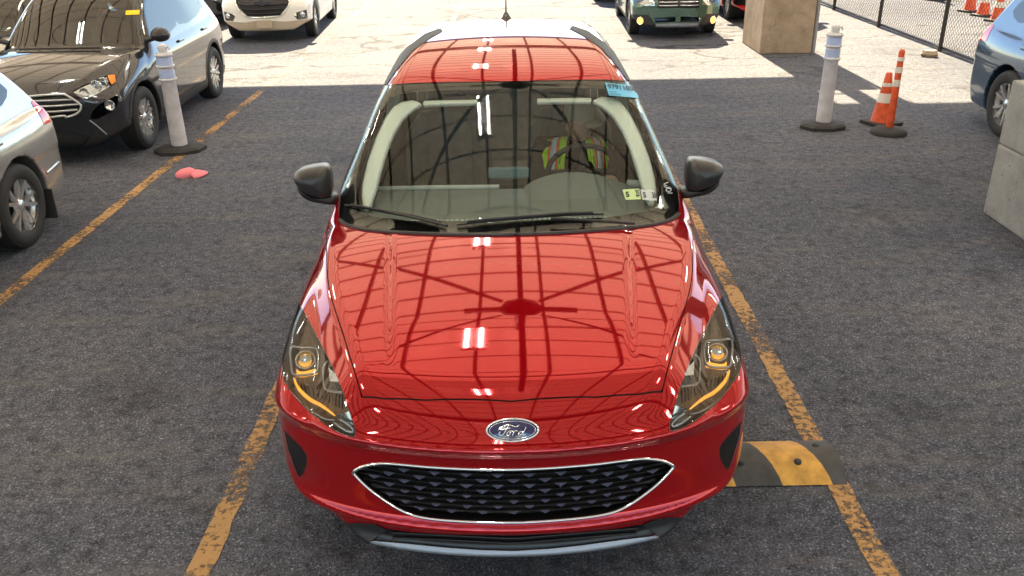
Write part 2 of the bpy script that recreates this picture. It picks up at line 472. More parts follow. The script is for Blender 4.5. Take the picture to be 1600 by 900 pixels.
# ------------------------------------------------------------------ wheels
def make_wheel(name, parent, loc, r=.345, w=.225, spokes=5, side=1, rim_mat='alloy', rr=None, twin=True, rz=0.):
    """rim (part) with tyre, hub cap; outer face towards side*x"""
    rr = rr or r * .66
    rim = MB()
    prof = [(rr * .97, w * .42), (rr, w * .46), (rr, w * .30), (rr * .93, w * .22), (rr * .90, -w * .4), (rr * .97, -w * .45)]
    rim.lathe(prof, 40, 'x')
    n = spokes * (2 if twin else 1)
    for k in range(spokes):
        a0 = 2 * math.pi * k / spokes
        for j in ((-1, 1) if twin else (0,)):
            a1, a2 = a0 + j * .10, a0 + j * (.26 if twin else 0)
            hw0, hw1 = (.020, .016) if twin else (.030, .024)
            q0 = np.array([math.cos(a1), math.sin(a1)]) * rr * .20; q1 = np.array([math.cos(a2), math.sin(a2)]) * rr * .96
            t = q1 - q0; t /= np.linalg.norm(t); nn = np.array([-t[1], t[0]])
            P = []
            for (q, hw, xo, xi) in ((q0, hw0, w * .36, w * .22), (q1, hw1, w * .43, w * .30)):
                for s_, xx in ((-1, xi), (-.75, xo), (.75, xo), (1, xi)):
                    p = q + nn * hw * s_; P.append((xx, p[0], p[1]))
            rim.add(P, [(0, 1, 5, 4), (1, 2, 6, 5), (2, 3, 7, 6), (3, 0, 4, 7)])
    rim.lathe([(0.0, w * .41), (.030, w * .41), (.042, w * .37), (rr * .26, w * .35), (rr * .28, w * .2)], 20, 'x')
    o = rim.build(name, rim_mat, parent, loc=loc, rot=(0, 0, rz + (0 if side > 0 else math.pi)))
    ty = MB()
    tp = [(rr * .96, w * .44), (rr * 1.03, w * .49), (r * .85, w * .52), (r * .955, w * .47), (r * .985, w * .40)]
    for g in (-.24, 0, .24):
        tp += []
    tread = []
    for i, x in enumerate(np.linspace(.40, -.40, 9)):
        tread += [(r * (.985 if i % 8 == 0 else 1.0), w * x + w * .018), (r * (1.0), w * x - w * .035), (r * .975, w * x - w * .045), (r * .975, w * x - w * .07)]
    tp += tread[:-2]
    tp += [(r * .985, -w * .42), (r * .955, -w * .47), (r * .85, -w * .52), (rr * 1.03, -w * .49), (rr * .96, -w * .44)]
    ty.lathe(tp, 44, 'x')
    ty.build('tyre', 'tyre', o)
    dk = MB(); dk.lathe([(0.0, w * .02), (rr * .88, w * .02), (rr * .88, -w * .2), (0, -w * .2)], 24, 'x')
    dk.build('brake_disc', 'dark_metal', o)
    return o
paint('red_paint', (.42, .002, .007), metal=.50, rough=.045, ior=1.33, dust=.5)
plain('black_plastic', (.018, .019, .021), rough=.42, bump=.25, bscale=500)
plain('gloss_black', (.008, .008, .009), rough=.12, coat=1.0)
plain('dark_gap', (.006, .006, .006), rough=.8)
plain('roof_strip', (.06, .062, .072), rough=.6, spec=.25)
plain('satin_silver', (.36, .40, .46), rough=.42, metal=.6)
plain('chrome', (.80, .82, .85), rough=.06, metal=1.0)
plain('alloy', (.62, .63, .64), rough=.25, metal=.85)
plain('dark_metal', (.04, .04, .045), rough=.5, metal=.6)
plain('tyre', (.018, .018, .019), rough=.72, bump=.2, bscale=300)
glass('windshield_glass', (.93, .99, .965), ior=1.6, gain=.6)
glass('cabin_glass', (.85, .90, .88), ior=1.5)
glass('lamp_lens', (.93, .95, .96), ior=1.45)
plain('trim_pale', (.78, .86, .80), rough=.8, bump=.2, bscale=400)
plain('dash_grey', (.17, .20, .195), rough=.55, bump=.3, bscale=300)
plain('dash_pale', (.40, .47, .46), rough=.5)
plain('seat_cloth', (.20, .205, .20), rough=.85, bump=.3, bscale=400, var=.15, vscale=20)
plain('cabin_dark', (.02, .021, .022), rough=.7)
plain('screen_glass', (.10, .17, .19), rough=.15)
plain('badge_blue', (.006, .012, .09), rough=.10, coat=1.0)
plain('grille_black', (.008, .008, .009), rough=.28)
plain('grille_stud', (.16, .19, .30), rough=.28, metal=.55)
plain('lamp_dark', (.16, .12, .085), rough=.25)
plain('lamp_amber', (.85, .42, .07), rough=.18, metal=.5, emit=(1., .42, .06), estr=.14)
plain('lamp_silver', (.55, .60, .66), rough=.12, metal=.9)
plain('sticker_blue', (.13, .48, .75), rough=.5)
plain('sticker_green', (.50, .66, .30), rough=.5)
plain('sticker_grey', (.50, .55, .55), rough=.5)
plain('sticker_yellow', (.90, .62, .02), rough=.5)
plain('ink', (.01, .015, .03), rough=.6)
plain('chalk', (.85, .88, .9), rough=.6)
plain('red_lamp', (.55, .012, .012), rough=.10, coat=1.0)
plain('mirror_black', (.022, .023, .025), rough=.30, bump=.10, bscale=600)
plain('wiper_black', (.012, .012, .014), rough=.45)
plain('lamp_frame', (.62, .66, .70), rough=.22, metal=.45)
# ------------------------------------------------------------------ ground, paint, canopy and the fixed things round the lane
def asphalt():
    m, nt, b = _new('asphalt')
    N = nt.nodes.new; Lk = nt.links.new
    tc = N('ShaderNodeTexCoord')
    def noise(sc, det=5, rough=.6):
        n = N('ShaderNodeTexNoise'); n.inputs['Scale'].default_value = sc; n.inputs['Detail'].default_value = det; n.inputs['Roughness'].default_value = rough
        Lk(tc.outputs['Object'], n.inputs['Vector']); return n.outputs['Fac']
    def ramp(src, pts):
        r = N('ShaderNodeValToRGB'); e = r.color_ramp.elements
        e[0].position, e[0].color = pts[0][0], (*pts[0][1], 1); e[1].position, e[1].color = pts[-1][0], (*pts[-1][1], 1)
        for p, c in pts[1:-1]:
            k = e.new(p); k.color = (*c, 1)
        Lk(src, r.inputs[0]); return r.outputs[0]
    def mix(a, bb, f, mode='MIX'):
        x = N('ShaderNodeMix'); x.data_type = 'RGBA'; x.blend_type = mode
        if isinstance(f, float): x.inputs[0].default_value = f
        else: Lk(f, x.inputs[0])
        Lk(a, x.inputs[6]); Lk(bb, x.inputs[7]); return x.outputs[2]
    big = ramp(noise(.35, 6, .55), [(.35, (.072, .083, .110)), (.52, (.092, .103, .132)), (.68, (.114, .122, .146))])
    grit = ramp(noise(100, 3, .75), [(.34, (.12, .12, .13)), (.5, (.95, .94, .97)), (.64, (2.4, 2.3, 2.25))])
    vo = N('ShaderNodeTexVoronoi'); vo.inputs['Scale'].default_value = 125; Lk(tc.outputs['Object'], vo.inputs['Vector'])
    stone = ramp(vo.outputs['Color'], [(.2, (.55, .55, .58)), (.7, (1.0, 1.0, 1.0)), (.90, (2.6, 2.5, 2.4))])
    c = mix(mix(big, grit, .62, 'MULTIPLY'), stone, .6, 'MULTIPLY')
    # dry sandy dust lying in streaks, oil spots
    mp = N('ShaderNodeMapping'); mp.inputs['Scale'].default_value = (.5, 2.2, 1); Lk(tc.outputs['Object'], mp.inputs['Vector'])
    st = N('ShaderNodeTexNoise'); st.inputs['Scale'].default_value = 1.6; st.inputs['Detail'].default_value = 9; st.inputs['Roughness'].default_value = .72; Lk(mp.outputs[0], st.inputs['Vector'])
    sand = N('ShaderNodeRGB'); sand.outputs[0].default_value = (.150, .146, .146, 1)
    c = mix(c, sand.outputs[0], ramp(st.outputs['Fac'], [(.50, (0, 0, 0)), (.72, (.65, .65, .65))]))
    c = mix(c, ramp(noise(1.1, 4), [(.58, (1, 1, 1)), (.72, (.52, .50, .50))]), .85, 'MULTIPLY')
    dn = N('ShaderNodeTexNoise'); dn.inputs['Scale'].default_value = 1.3; dn.inputs['Detail'].default_value = 6; Lk(tc.outputs['Object'], dn.inputs['Vector'])
    mp2 = N('ShaderNodeMapping'); mp2.inputs['Scale'].default_value = (.16, .75, 1); Lk(tc.outputs['Object'], mp2.inputs['Vector'])
    va = N('ShaderNodeVectorMath'); va.operation = 'MULTIPLY_ADD'; va.inputs[1].default_value = (.55, .75, 0); Lk(dn.outputs['Color'], va.inputs[0]); Lk(mp2.outputs[0], va.inputs[2])
    vc = N('ShaderNodeTexVoronoi'); vc.feature = 'DISTANCE_TO_EDGE'; vc.inputs['Scale'].default_value = 1.0; Lk(va.outputs[0], vc.inputs['Vector'])
    crack = N('ShaderNodeMapRange'); crack.inputs['From Min'].default_value = .004; crack.inputs['From Max'].default_value = .022; crack.inputs['To Min'].default_value = .38; Lk(vc.outputs['Distance'], crack.inputs['Value'])
    sh = N('ShaderNodeSeparateXYZ'); Lk(tc.outputs['Object'], sh.inputs[0])
    far = N('ShaderNodeMapRange'); far.inputs['From Min'].default_value = 9.0; far.inputs['From Max'].default_value = 11.0; far.inputs['To Min'].default_value = .12; far.inputs['To Max'].default_value = 1.0; Lk(sh.outputs['Y'], far.inputs['Value'])
    cc = N('ShaderNodeCombineColor'); [Lk(crack.outputs[0], cc.inputs[k]) for k in range(3)]
    c = mix(c, cc.outputs[0], far.outputs[0], 'MULTIPLY')
    c = mix(c, ramp(noise(14, 6, .75), [(.36, (.42, .38, .35)), (.50, (1, 1, 1)), (.64, (1.35, 1.28, 1.2))]), .75, 'MULTIPLY')
    Lk(c, b.inputs['Base Color']); b.inputs['Roughness'].default_value = .9; b.inputs['Specular IOR Level'].default_value = .15
    ad = N('ShaderNodeMath'); ad.operation = 'ADD'; Lk(noise(90, 4, .7), ad.inputs[0]); Lk(vo.outputs['Distance'], ad.inputs[1])
    bp = N('ShaderNodeBump'); bp.inputs['Strength'].default_value = .75; bp.inputs['Distance'].default_value = .006
    Lk(ad.outputs[0], bp.inputs['Height']); Lk(bp.outputs[0], b.inputs['Normal'])
asphalt()
def worn_paint(name, col, thr=.5):
    m, nt, b = _new(name); N = nt.nodes.new; Lk = nt.links.new
    tc = N('ShaderNodeTexCoord'); n1 = N('ShaderNodeTexNoise'); n1.inputs['Scale'].default_value = 26; n1.inputs['Detail'].default_value = 8; n1.inputs['Roughness'].default_value = .75
    n2 = N('ShaderNodeTexNoise'); n2.inputs['Scale'].default_value = 2.1; n2.inputs['Detail'].default_value = 3
    Lk(tc.outputs['Object'], n1.inputs['Vector']); Lk(tc.outputs['Object'], n2.inputs['Vector'])
    a = N('ShaderNodeMath'); a.operation = 'MULTIPLY_ADD'; a.inputs[1].default_value = .55; Lk(n2.outputs['Fac'], a.inputs[0]); Lk(n1.outputs['Fac'], a.inputs[2])
    r = N('ShaderNodeMapRange'); r.inputs['From Min'].default_value = thr + .30; r.inputs['From Max'].default_value = thr + .44; Lk(a.outputs[0], r.inputs['Value'])
    mx = N('ShaderNodeMixShader'); tr = N('ShaderNodeBsdfTransparent'); Lk(r.outputs[0], mx.inputs[0]); Lk(tr.outputs[0], mx.inputs[2]); Lk(b.outputs[0], mx.inputs[1])
    Lk(mx.outputs[0], nt.nodes['Material Output'].inputs[0])
    v = N('ShaderNodeMapRange'); v.inputs['To Min'].default_value = .55; v.inputs['To Max'].default_value = 1.25; Lk(n1.outputs['Fac'], v.inputs['Value'])
    sc = N('ShaderNodeVectorMath'); sc.operation = 'SCALE'; sc.inputs[0].default_value = col; Lk(v.outputs[0], sc.inputs['Scale']); Lk(sc.outputs[0], b.inputs['Base Color'])
    b.inputs['Roughness'].default_value = .75
worn_paint('line_paint', (.44, .26, .10), .43)
worn_paint('line_paint_faded', (.40, .27, .12), .34)
def stained(name, c0, c1, scale=3.0, bump=.4):
    m, nt, b = _new(name); N = nt.nodes.new; Lk = nt.links.new; tc = N('ShaderNodeTexCoord')
    n = N('ShaderNodeTexNoise'); n.inputs['Scale'].default_value = scale; n.inputs['Detail'].default_value = 9; n.inputs['Roughness'].default_value = .7; Lk(tc.outputs['Object'], n.inputs['Vector'])
    r = N('ShaderNodeValToRGB'); r.color_ramp.elements[0].position = .32; r.color_ramp.elements[1].position = .7
    r.color_ramp.elements[0].color = (*c0, 1); r.color_ramp.elements[1].color = (*c1, 1); Lk(n.outputs['Fac'], r.inputs[0])
    v = N('ShaderNodeTexVoronoi'); v.inputs['Scale'].default_value = 9; Lk(tc.outputs['Object'], v.inputs['Vector'])
    lt = N('ShaderNodeMapRange'); lt.inputs['From Min'].default_value = .05; lt.inputs['From Max'].default_value = .11; lt.inputs['To Min'].default_value = .45; Lk(v.outputs['Distance'], lt.inputs['Value'])
    mu = N('ShaderNodeVectorMath'); mu.operation = 'SCALE'; Lk(r.outputs[0], mu.inputs[0]); Lk(lt.outputs[0], mu.inputs['Scale'])
    Lk(mu.outputs[0], b.inputs['Base Color']); b.inputs['Roughness'].default_value = .85
    bp = N('ShaderNodeBump'); bp.inputs['Strength'].default_value = bump; bp.inputs['Distance'].default_value = .01
    n2 = N('ShaderNodeTexNoise'); n2.inputs['Scale'].default_value = 40; Lk(tc.outputs['Object'], n2.inputs['Vector']); Lk(n2.outputs['Fac'], bp.inputs['Height']); Lk(bp.outputs[0], b.inputs['Normal'])
stained('concrete', (.22, .225, .225), (.37, .375, .37))
stained('old_concrete', (.22, .17, .12), (.40, .32, .24), 4.0)
stained('roof_panel', (.52, .44, .36), (.64, .56, .47), 1.2, .1)
_pm = MATS['roof_panel'].node_tree; _tl = _pm.nodes.new('ShaderNodeBsdfTranslucent'); _tl.inputs[0].default_value = (.80, .72, .62, 1)  # translucent layer added so sun from above lights the ceiling evenly
_mx = _pm.nodes.new('ShaderNodeMixShader'); _mx.inputs[0].default_value = .30
# rows over and behind the camera get less translucency, to darken the lower hood
_pm.links.new(_pm.nodes['Principled BSDF'].outputs[0], _mx.inputs[1]); _pm.links.new(_tl.outputs[0], _mx.inputs[2]); _pm.links.new(_mx.outputs[0], _pm.nodes['Material Output'].inputs[0])
MATS['roof_panel_dim'] = MATS['roof_panel'].copy(); [n for n in MATS['roof_panel_dim'].node_tree.nodes if n.type == 'MIX_SHADER'][0].inputs[0].default_value = .14
plain('roof_steel', (.10, .065, .045), rough=.55, var=.3)
plain('batten_steel', (.24, .17, .12), rough=.6, var=.2)
plain('purlin_steel', (.17, .11, .075), rough=.55, var=.3)
plain('rig_black', (.008, .008, .010), rough=.5)
plain('galv', (.28, .28, .28), rough=.45, metal=.6)
plain('fence_steel', (.045, .040, .038), rough=.5, metal=.5)
emitter('tube_light', (1., .95, .82), 14.0)

g = MB().add([(-400, -400, 0), (400, -400, 0), (400, 400, 0), (-400, 400, 0)], [(0, 1, 2, 3)]).build('ground', 'asphalt'); tag(g, kind='structure')
def line_strip(x0, y0, x1, y1, w, mat, label):
    rnd = random.Random(int(x0 * 100)); n = int(abs(y1 - y0) / .07); Vv = []; Ff = []
    for i in range(n + 1):
        t = i / n; x = x0 + (x1 - x0) * t; y = y0 + (y1 - y0) * t
        Vv += [(x - w / 2 + rnd.uniform(-.006, .006), y, .004), (x + w / 2 + rnd.uniform(-.006, .006), y, .004)]
    for i in range(n): Ff.append((2 * i, 2 * i + 1, 2 * i + 3, 2 * i + 2))
    o = MB().add(Vv, Ff).build('lane_line', mat); tag(o, label, 'lane line', 'worn yellow lane lines', 'structure')
line_strip(-3.46, 1.0, -3.30, 9.3, .098, 'line_paint', 'worn yellow line beside the bollard and the dark parked SUV')
line_strip(-3.30, 9.3, -3.05, 26, .11, 'line_paint_faded', 'pale sunlit end of the line beside the white SUV')
line_strip(-1.27, -3.0, -1.25, 9.3, .100, 'line_paint', 'worn yellow line under the red SUV on the bollard side')
line_strip(-1.25, 9.3, -.80, 26, .10, 'line_paint_faded', 'pale sunlit line behind the roof of the red SUV')
line_strip(1.43, -3.0, 1.52, 9.3, .100, 'line_paint', 'worn yellow line touching the end of the speed bump')
line_strip(1.52, 9.3, 1.70, 26, .10, 'line_paint_faded', 'pale sunlit line beside the green wagon')

# canopy overhead: grooved panels between steel purlins, seen mirrored in the paint and by the shade it throws
CZ, CY0, CY1, CXW = 4.75, -12.1, 15.8, 13.2
canopy = tag(empty('canopy', (0, 1.6, 0)), 'panelled canopy roof over the lane, mirrored in the red paint', 'canopy')
# thin sheets with translucency added for an even glow, dark battens across them, steel purlins along them; the end row stops short past the pedestals
pm = None; pm2 = None; nx, ny = 31, 9; dx, dy = 2 * CXW / nx, (CY1 - CY0) / ny
def sheet(w, d, n=10):
    Vv = []; Ff = []
    for j in range(n + 1):
        for i in range(5): Vv.append((-w / 2 + w * i / 4, -d / 2 + d * j / n, .006 * (i % 2) + .003 * math.sin(j * 2.1)))
    for j in range(n):
        for i in range(4): k = j * 5 + i; Ff.append((k, k + 1, k + 6, k + 5))
    return MB().add(Vv, Ff, True)
XS, SHORT = 4.25, 1.25
for i in range(nx):
    for j in range(ny):
        if pm is None: o = sheet(dx + .02, dy + .04).build('roof_panel', 'roof_panel', canopy); pm = o.data
        elif j < 4:
            if pm2 is None: pm2 = pm.copy(); pm2.materials.clear(); pm2.materials.append(MATS['roof_panel_dim'])
            o = link('roof_panel', pm2, None, canopy)
        else: o = link('roof_panel', pm, None, canopy)
        x = -CXW + dx * (i + .5); o.location = (x, CY0 + dy * (j + .5) - 1.6, CZ + .05 + .010 * ((i + j) % 2))
        if j == ny - 1 and x > XS: o.scale = (1, (dy - SHORT) / dy, 1); o.location.y -= SHORT / 2
for i in range(nx + 1):
    x = -CXW + dx * i; e = CY1 - (SHORT if x > XS + .2 else 0)
    MB().box((x, (CY0 + e) / 2 - 1.6, CZ - .01), (.045, e - CY0, .08)).build('purlin', 'purlin_steel', canopy)
k = int((CY1 - CY0) / .56)
for j in range(k):
    y = CY0 + .3 + j * .56
    MB().box((0, y - 1.6, CZ + .028), (2 * CXW if y < CY1 - SHORT - .1 else CXW + XS, .022, .03), None).build('batten', 'batten_steel', canopy).location.x = 0 if y < CY1 - SHORT - .1 else -(CXW - XS) / 2
for sx in (-1, 1):
    e = CY1 - (SHORT if sx > 0 else 0)
    sheet(13.2, e - CY0, 4).build('side_bay', 'roof_panel', canopy, loc=(sx * (CXW + 6.5), (CY0 + e) / 2 - 1.6, CZ + .08))
    for k in range(1, 8): MB().box((sx * (CXW + k * 1.7), (CY0 + e) / 2 - 1.6, CZ - .01), (.07, e - CY0, .10)).build('purlin', 'roof_steel', canopy)
for y in (-12.0, -4.6, .9, 11.2):
    MB().box((0, y - 1.6, CZ - .17), (2 * CXW + 26, .14, .22)).build('cross_beam', 'roof_steel', canopy)
MB().box((-(CXW + 13 - XS) / 2 , CY1 - .08 - 1.6, CZ - .12), (CXW + 13 + XS, .12, .26)).build('edge_beam', 'roof_steel', canopy)
# bracing: dark hub plate with four long diagonal rods hung under the panels
RX, RY, RZ = .10, 3.15, 3.55
rig = tag(empty('roof_bracing', (RX, RY, 0)), 'dark hub with long diagonal rods hung under the canopy, mirrored in the hood', 'bracing')
hub = MB().lathe([(0, -.12), (.12, -.12), (.22, -.05), (.22, .05), (.10, .12), (0, .12)], 8, 'z', (0, 0, RZ), smooth=False).build('hub', 'rig_black', rig)
MB().tube([(0, 0, RZ), (0, 0, CZ - .1)], .06, 8).build('drop_post', 'rig_black', rig)
for sx in (-1, 1):
    MB().box((sx * .40, 0, RZ), (.38, .07, .06)).build('stub', 'rig_black', rig)
    for sy in (-1, 1):
        MB().tube([(sx * .2, sy * .2, RZ), (sx * 3.3, sy * 3.0, RZ + .25)], .026, 8).build('rod', 'rig_black', rig)
MB().box((0, -2.1, RZ + .02), (.065, 4.0, .065)).build('spine_bar', 'rig_black', rig)
MB().box((0, 2.3, RZ + .02), (.06, 4.4, .06)).build('spine_bar', 'rig_black', rig)
fm = None                         # twin-tube lamps under a metal tray, close below the panels
for x in (-10.6, -5.6, -.45, 4.6, 9.6):
    for y in (-5.4, -1.3, 2.8, 6.7, 10.6, 14.0):
        f = tag(empty('strip_light', (x, y, CZ - .16)), 'lit twin-tube strip light under the canopy, mirrored in glossy paint and glass', 'light', 'strip lights under the canopy')
        if fm is None:
            h = MB().box((0, 0, .045), (.30, .88, .03), None, .008); h.tube([(0, -.32, 0), (0, -.32, .14)], .008, 6); h.tube([(0, .32, 0), (0, .32, .14)], .008, 6)
            h.box((0, -.40, .0), (.24, .03, .05)); h.box((0, .40, .0), (.24, .03, .05))
            h = h.build('light_bracket', 'galv', f); t1 = MB().tube([(0, -.38, 0), (0, .38, 0)], .022, 10).build('light_tube', 'tube_light', f); fm = (h.data, t1.data); t1.location = (-.085, 0, 0)
        else:
            link('light_bracket', fm[0], None, f); link('light_tube', fm[1], None, f, loc=(-.085, 0, 0))
        link('light_tube', fm[1], None, f, loc=(.085, 0, 0))

# concrete pedestals of the canopy posts
def pedestal(x0, x1, y0, y1, h, mat, label):
    p = tag(empty('concrete_pedestal', ((x0 + x1) / 2, (y0 + y1) / 2, 0)), label, 'pedestal', 'concrete pedestals of the canopy')
    w, d = x1 - x0, y1 - y0
    bm = MB(); bm.box((0, 0, h * .27), (w, d, h * .54 - .004), None, .02); bm.build('lower_block', mat, p)
    bm = MB(); bm.box((0, 0, h * .77), (w - .003, d - .003, h * .46 - .002), None, .02); bm.build('upper_block', mat, p)
    MB().box((0, 0, (h + CZ) / 2 - .12), (.26, .26, CZ - h - .2), None, .01).build('steel_post', 'roof_steel', p)
    MB().box((0, 0, h + .01), (.42, .42, .03)).build('base_plate', 'galv', p)
    return p
p = pedestal(3.90, 4.70, 11.30, 12.4, 1.9, 'old_concrete', 'tan stained concrete pedestal standing at the edge of the sunlight')
MB().tube([(.44, -.50, 0), (.44, -.50, 4.6)], .035, 10).build('drain_pipe', 'galv', p)
MB().tube([(.44, -.42, 0), (.44, -.42, 4.6)], .02, 8).build('drain_pipe', 'galv', p)
pedestal(3.82, 4.62, 3.02, 4.16, 1.07, 'concrete', 'grey concrete pedestal in front of the blue SUV')

# chain-link fence
FX, FY0, FY1, FHt = 6.72, 8.6, 19.6, 2.1
fence = tag(empty('chain_link_fence', (FX, 14, 0)), 'chain-link fence with dark posts along the sunlit yard', 'fence')
mb = MB(); pitch = .085; n = int((FY1 - FY0 + FHt) / pitch)
for k in range(n):
    for sgn in (1, -1):
        y0 = (FY0 - FHt + k * pitch) if sgn > 0 else (FY0 + k * pitch); a, b = (y0, .03), (y0 + sgn * FHt, FHt + .03)
        lo, hi = FY0, FY1
        def at(yv): t = (yv - a[0]) / (b[0] - a[0]); return (yv, a[1] + t * (b[1] - a[1]))
        ya, yb = sorted((a[0], b[0]))
        if yb <= lo or ya >= hi: continue
        pa, pb = at(max(ya, lo)), at(min(yb, hi))
        mb.tube([(sgn * .004, pa[0] - 14, pa[1]), (sgn * .004, pb[0] - 14, pb[1])], .0034, 3, caps=False)
fm_ = mb.build('wire_mesh', 'fence_steel', fence); fm_['kind'] = 'stuff'
MB().tube([(0, FY0 - 14, .05), (0, FY1 - 14, .05)], .022, 8).build('bottom_rail', 'fence_steel', fence)
MB().tube([(0, FY0 - 14, FHt + .02), (0, FY1 - 14, FHt + .02)], .022, 8).build('top_rail', 'fence_steel', fence)
for y in (9.0, 11.3, 13.75, 16.1, 18.5): MB().tube([(-.03, y - 14, 0), (-.03, y - 14, FHt + .1)], .032, 10).build('post', 'fence_steel', fence)
# ------------------------------------------------------------------ the red SUV in the lane
HERO = dict(L=4.585, W=.935, arch=.40, wheels=[(.92, .345), (3.63, .345)],
    hood=[(-.2, .60), (.04, .815), (.10, .866), (.2, .915), (.4, .965), (.7, 1.012), (1.0, 1.048), (1.25, 1.068), (1.7, 1.06), (2.6, 1.05), (3.6, 1.08), (4.6, 1.10)],
    fender=[(-.1, .52), (.15, .66), (.4, .795), (.7, .875), (1.0, .915), (1.4, .945), (1.8, .955), (2.6, .96), (3.6, .99), (4.6, .98)],
    crease=[(-.2, .40), (.05, .47), (.2, .535), (.42, .613), (.8, .738), (1.15, .812), (1.47, .868), (1.8, .885), (4.6, .885)],
    plan=[(0, .90), (.35, .915), (.8, .936), (1.4, .938), (2.6, .935), (3.6, .935), (4.2, .91), (4.6, .87)],
    side=[(.15, -.055), (.30, -.02), (.50, -.004), (.72, 0), (.85, -.008), (1.0, -.04), (1.2, -.10)],
    front=[(.15, .10), (.205, .055), (.225, .030), (.255, .040), (.30, .045), (.335, .030), (.365, -.012), (.40, -.004), (.44, .008), (.53, .018), (.62, .034), (.66, .036), (.69, .012), (.708, .0), (.726, .010), (.785, .048), (.85, .088), (.95, .15), (1.3, .4)],
    roof=[(-.5, -.05), (.4, .53), (.9, .865), (1.15, 1.025), (1.4, 1.185), (1.65, 1.345), (1.9, 1.492), (2.05, 1.565), (2.2, 1.607), (2.5, 1.648), (2.9, 1.668), (3.4, 1.660), (3.9, 1.612), (4.2, 1.565), (4.33, 1.52), (4.42, 1.35), (4.6, .9)],
    rear=[(.15, .12), (.3, .03), (.6, .0), (.9, .03), (1.1, .08), (1.4, .2)],
    roof_y=2.1, ridge=.011, sweep=(.27, .22), wg=.885, tumble=.47, belt=1.05, roof_crown=.085, crown=.075, cut=.58)
HF = car_field(HERO)
def hsurfs(uv):
    uv = np.asarray(uv, float); D = FWD[None] + RGT[None] * (uv[:, :1] - 800) / CAM_F + DWN[None] * (uv[:, 1:] - 450) / CAM_F
    P = cast_many(HF, EYE, D, 2.0, 7.5, 300)
    bad = np.isnan(P[:, 0])
    if bad.any() and not bad.all(): P[bad] = P[~bad][[np.abs(np.flatnonzero(~bad) - i).argmin() for i in np.flatnonzero(bad)]]
    return P
def hsurf(u, v): return hsurfs([(u, v)])[0]
def lpx(V):
    """photo pixel of a vertex, both halves folded onto the left one"""
    W_ = V.copy(); W_[:, 0] = -np.abs(W_[:, 0]); return project(W_)

hero = tag(empty('red_suv'), 'glossy red SUV with black mesh grille and oval badge, driver at the wheel', 'car')
HM = fix_facing(level_mesh(HF, 1.0, -.06, 4.66, .12, 1.75, .0122))

def px_region(poly, ymax, ymin=-1, nz=None):
    P = smooth_poly(poly, 1)
    def s(V, N):
        u, v = lpx(V); d = poly_sdf(u, v, P)
        bad = (V[:, 1] > ymax) | (V[:, 1] < ymin)
        if nz is not None: bad |= ((N * (EYE - V)).sum(1) < nz)
        return np.where(bad, 50., d)
    return s
HEAD_PX = [(464, 470), (472, 482), (486, 508), (503, 541), (520, 574), (536, 612), (547, 646), (556, 676), (553, 682), (543, 681), (524, 673), (503, 659), (480, 640), (460, 618), (445, 598), (440, 580), (441, 560), (445, 530), (451, 503), (458, 482)]
GRILLE_PX = [(551, 738), (560, 732), (572, 727.5), (587, 725), (603, 724), (635, 726.5), (667, 729.5), (710, 732), (751, 733.5), (803, 734), (830, 734), (830, 817), (803, 817), (751, 816), (710, 814), (688, 812.3), (665, 809.5), (645, 805), (624, 796), (603, 783), (582, 768), (565, 753)]
VENT_PX = [(443, 671), (456, 684), (470, 698), (480, 712), (479, 729), (472, 743), (466, 746), (458, 726), (448, 698)]
CLAD_PX = [(505, 812), (524, 821), (540, 818), (560, 817), (585, 819), (605, 826), (571, 853), (560, 875), (480, 860)]
LOW_PX = [(605, 826), (640, 831), (700, 835), (750, 836), (803, 836.5), (830, 836.5), (830, 861), (803, 861), (750, 859.5), (700, 856), (640, 850), (580, 845)]
SKID_PX = [(571, 853), (580, 845), (640, 850), (700, 856), (750, 859.5), (803, 861), (830, 861), (830, 900), (560, 900)]
WIND_PX = [(598, 133), (640, 129.5), (700, 128), (803, 126.5), (830, 126.5), (830, 364), (803, 364), (720, 364), (640, 362), (590, 359.5), (560, 355), (540, 349), (531, 341), (529, 328), (531, 300), (540, 268), (553, 232), (568, 190), (582, 157)]
CLEAR_PX = [(612, 150), (640, 143), (700, 140), (803, 138), (830, 138), (830, 345), (803, 345), (640, 344), (580, 337), (560, 326), (555, 308), (555, 285), (561, 252), (574, 212), (590, 176)]
STRIP_PX = [(589, 136), (604, 134), (620, 110), (645, 80), (672, 60), (692, 49), (688, 44), (664, 53), (636, 74), (612, 100), (598, 120)]

# --- take the panels off the shell one by one
wind, HM = take(HM, px_region(WIND_PX, 2.6, .9))
lens, HM = take(HM, px_region(HEAD_PX, 1.2))
_gr, HM = take(HM, px_region(GRILLE_PX, .5))
vent, HM = take(HM, px_region(VENT_PX, .9))
clad, HM = take(HM, px_region(CLAD_PX, .7))
low, HM = take(HM, px_region(LOW_PX, .5))
skid, HM = take(HM, px_region(SKID_PX, .6))
strip, HM = take(HM, px_region(STRIP_PX, 4.2, 1.7, 0))
SIDE_WIN = [[(1.78, 1.08), (2.62, 1.10), (2.62, 1.50), (2.30, 1.485), (2.05, 1.36)], [(2.72, 1.10), (3.50, 1.14), (3.55, 1.44), (3.2, 1.49), (2.72, 1.505)], [(3.62, 1.16), (4.05, 1.22), (3.95, 1.38), (3.65, 1.43)]]
def side_win(V, N):
    d = np.full(len(V), 9.)
    for p in SIDE_WIN: d = np.minimum(d, poly_sdf(V[:, 1], V[:, 2], smooth_poly(p, 4)))
    return np.where(np.abs(V[:, 0]) < .45, 9., d)
swin, HM = take(HM, side_win)
rwin, HM = take(HM, lambda V, N: np.maximum(np.maximum(4.30 - V[:, 1], 1.16 - V[:, 2]), np.abs(V[:, 0]) - .58))
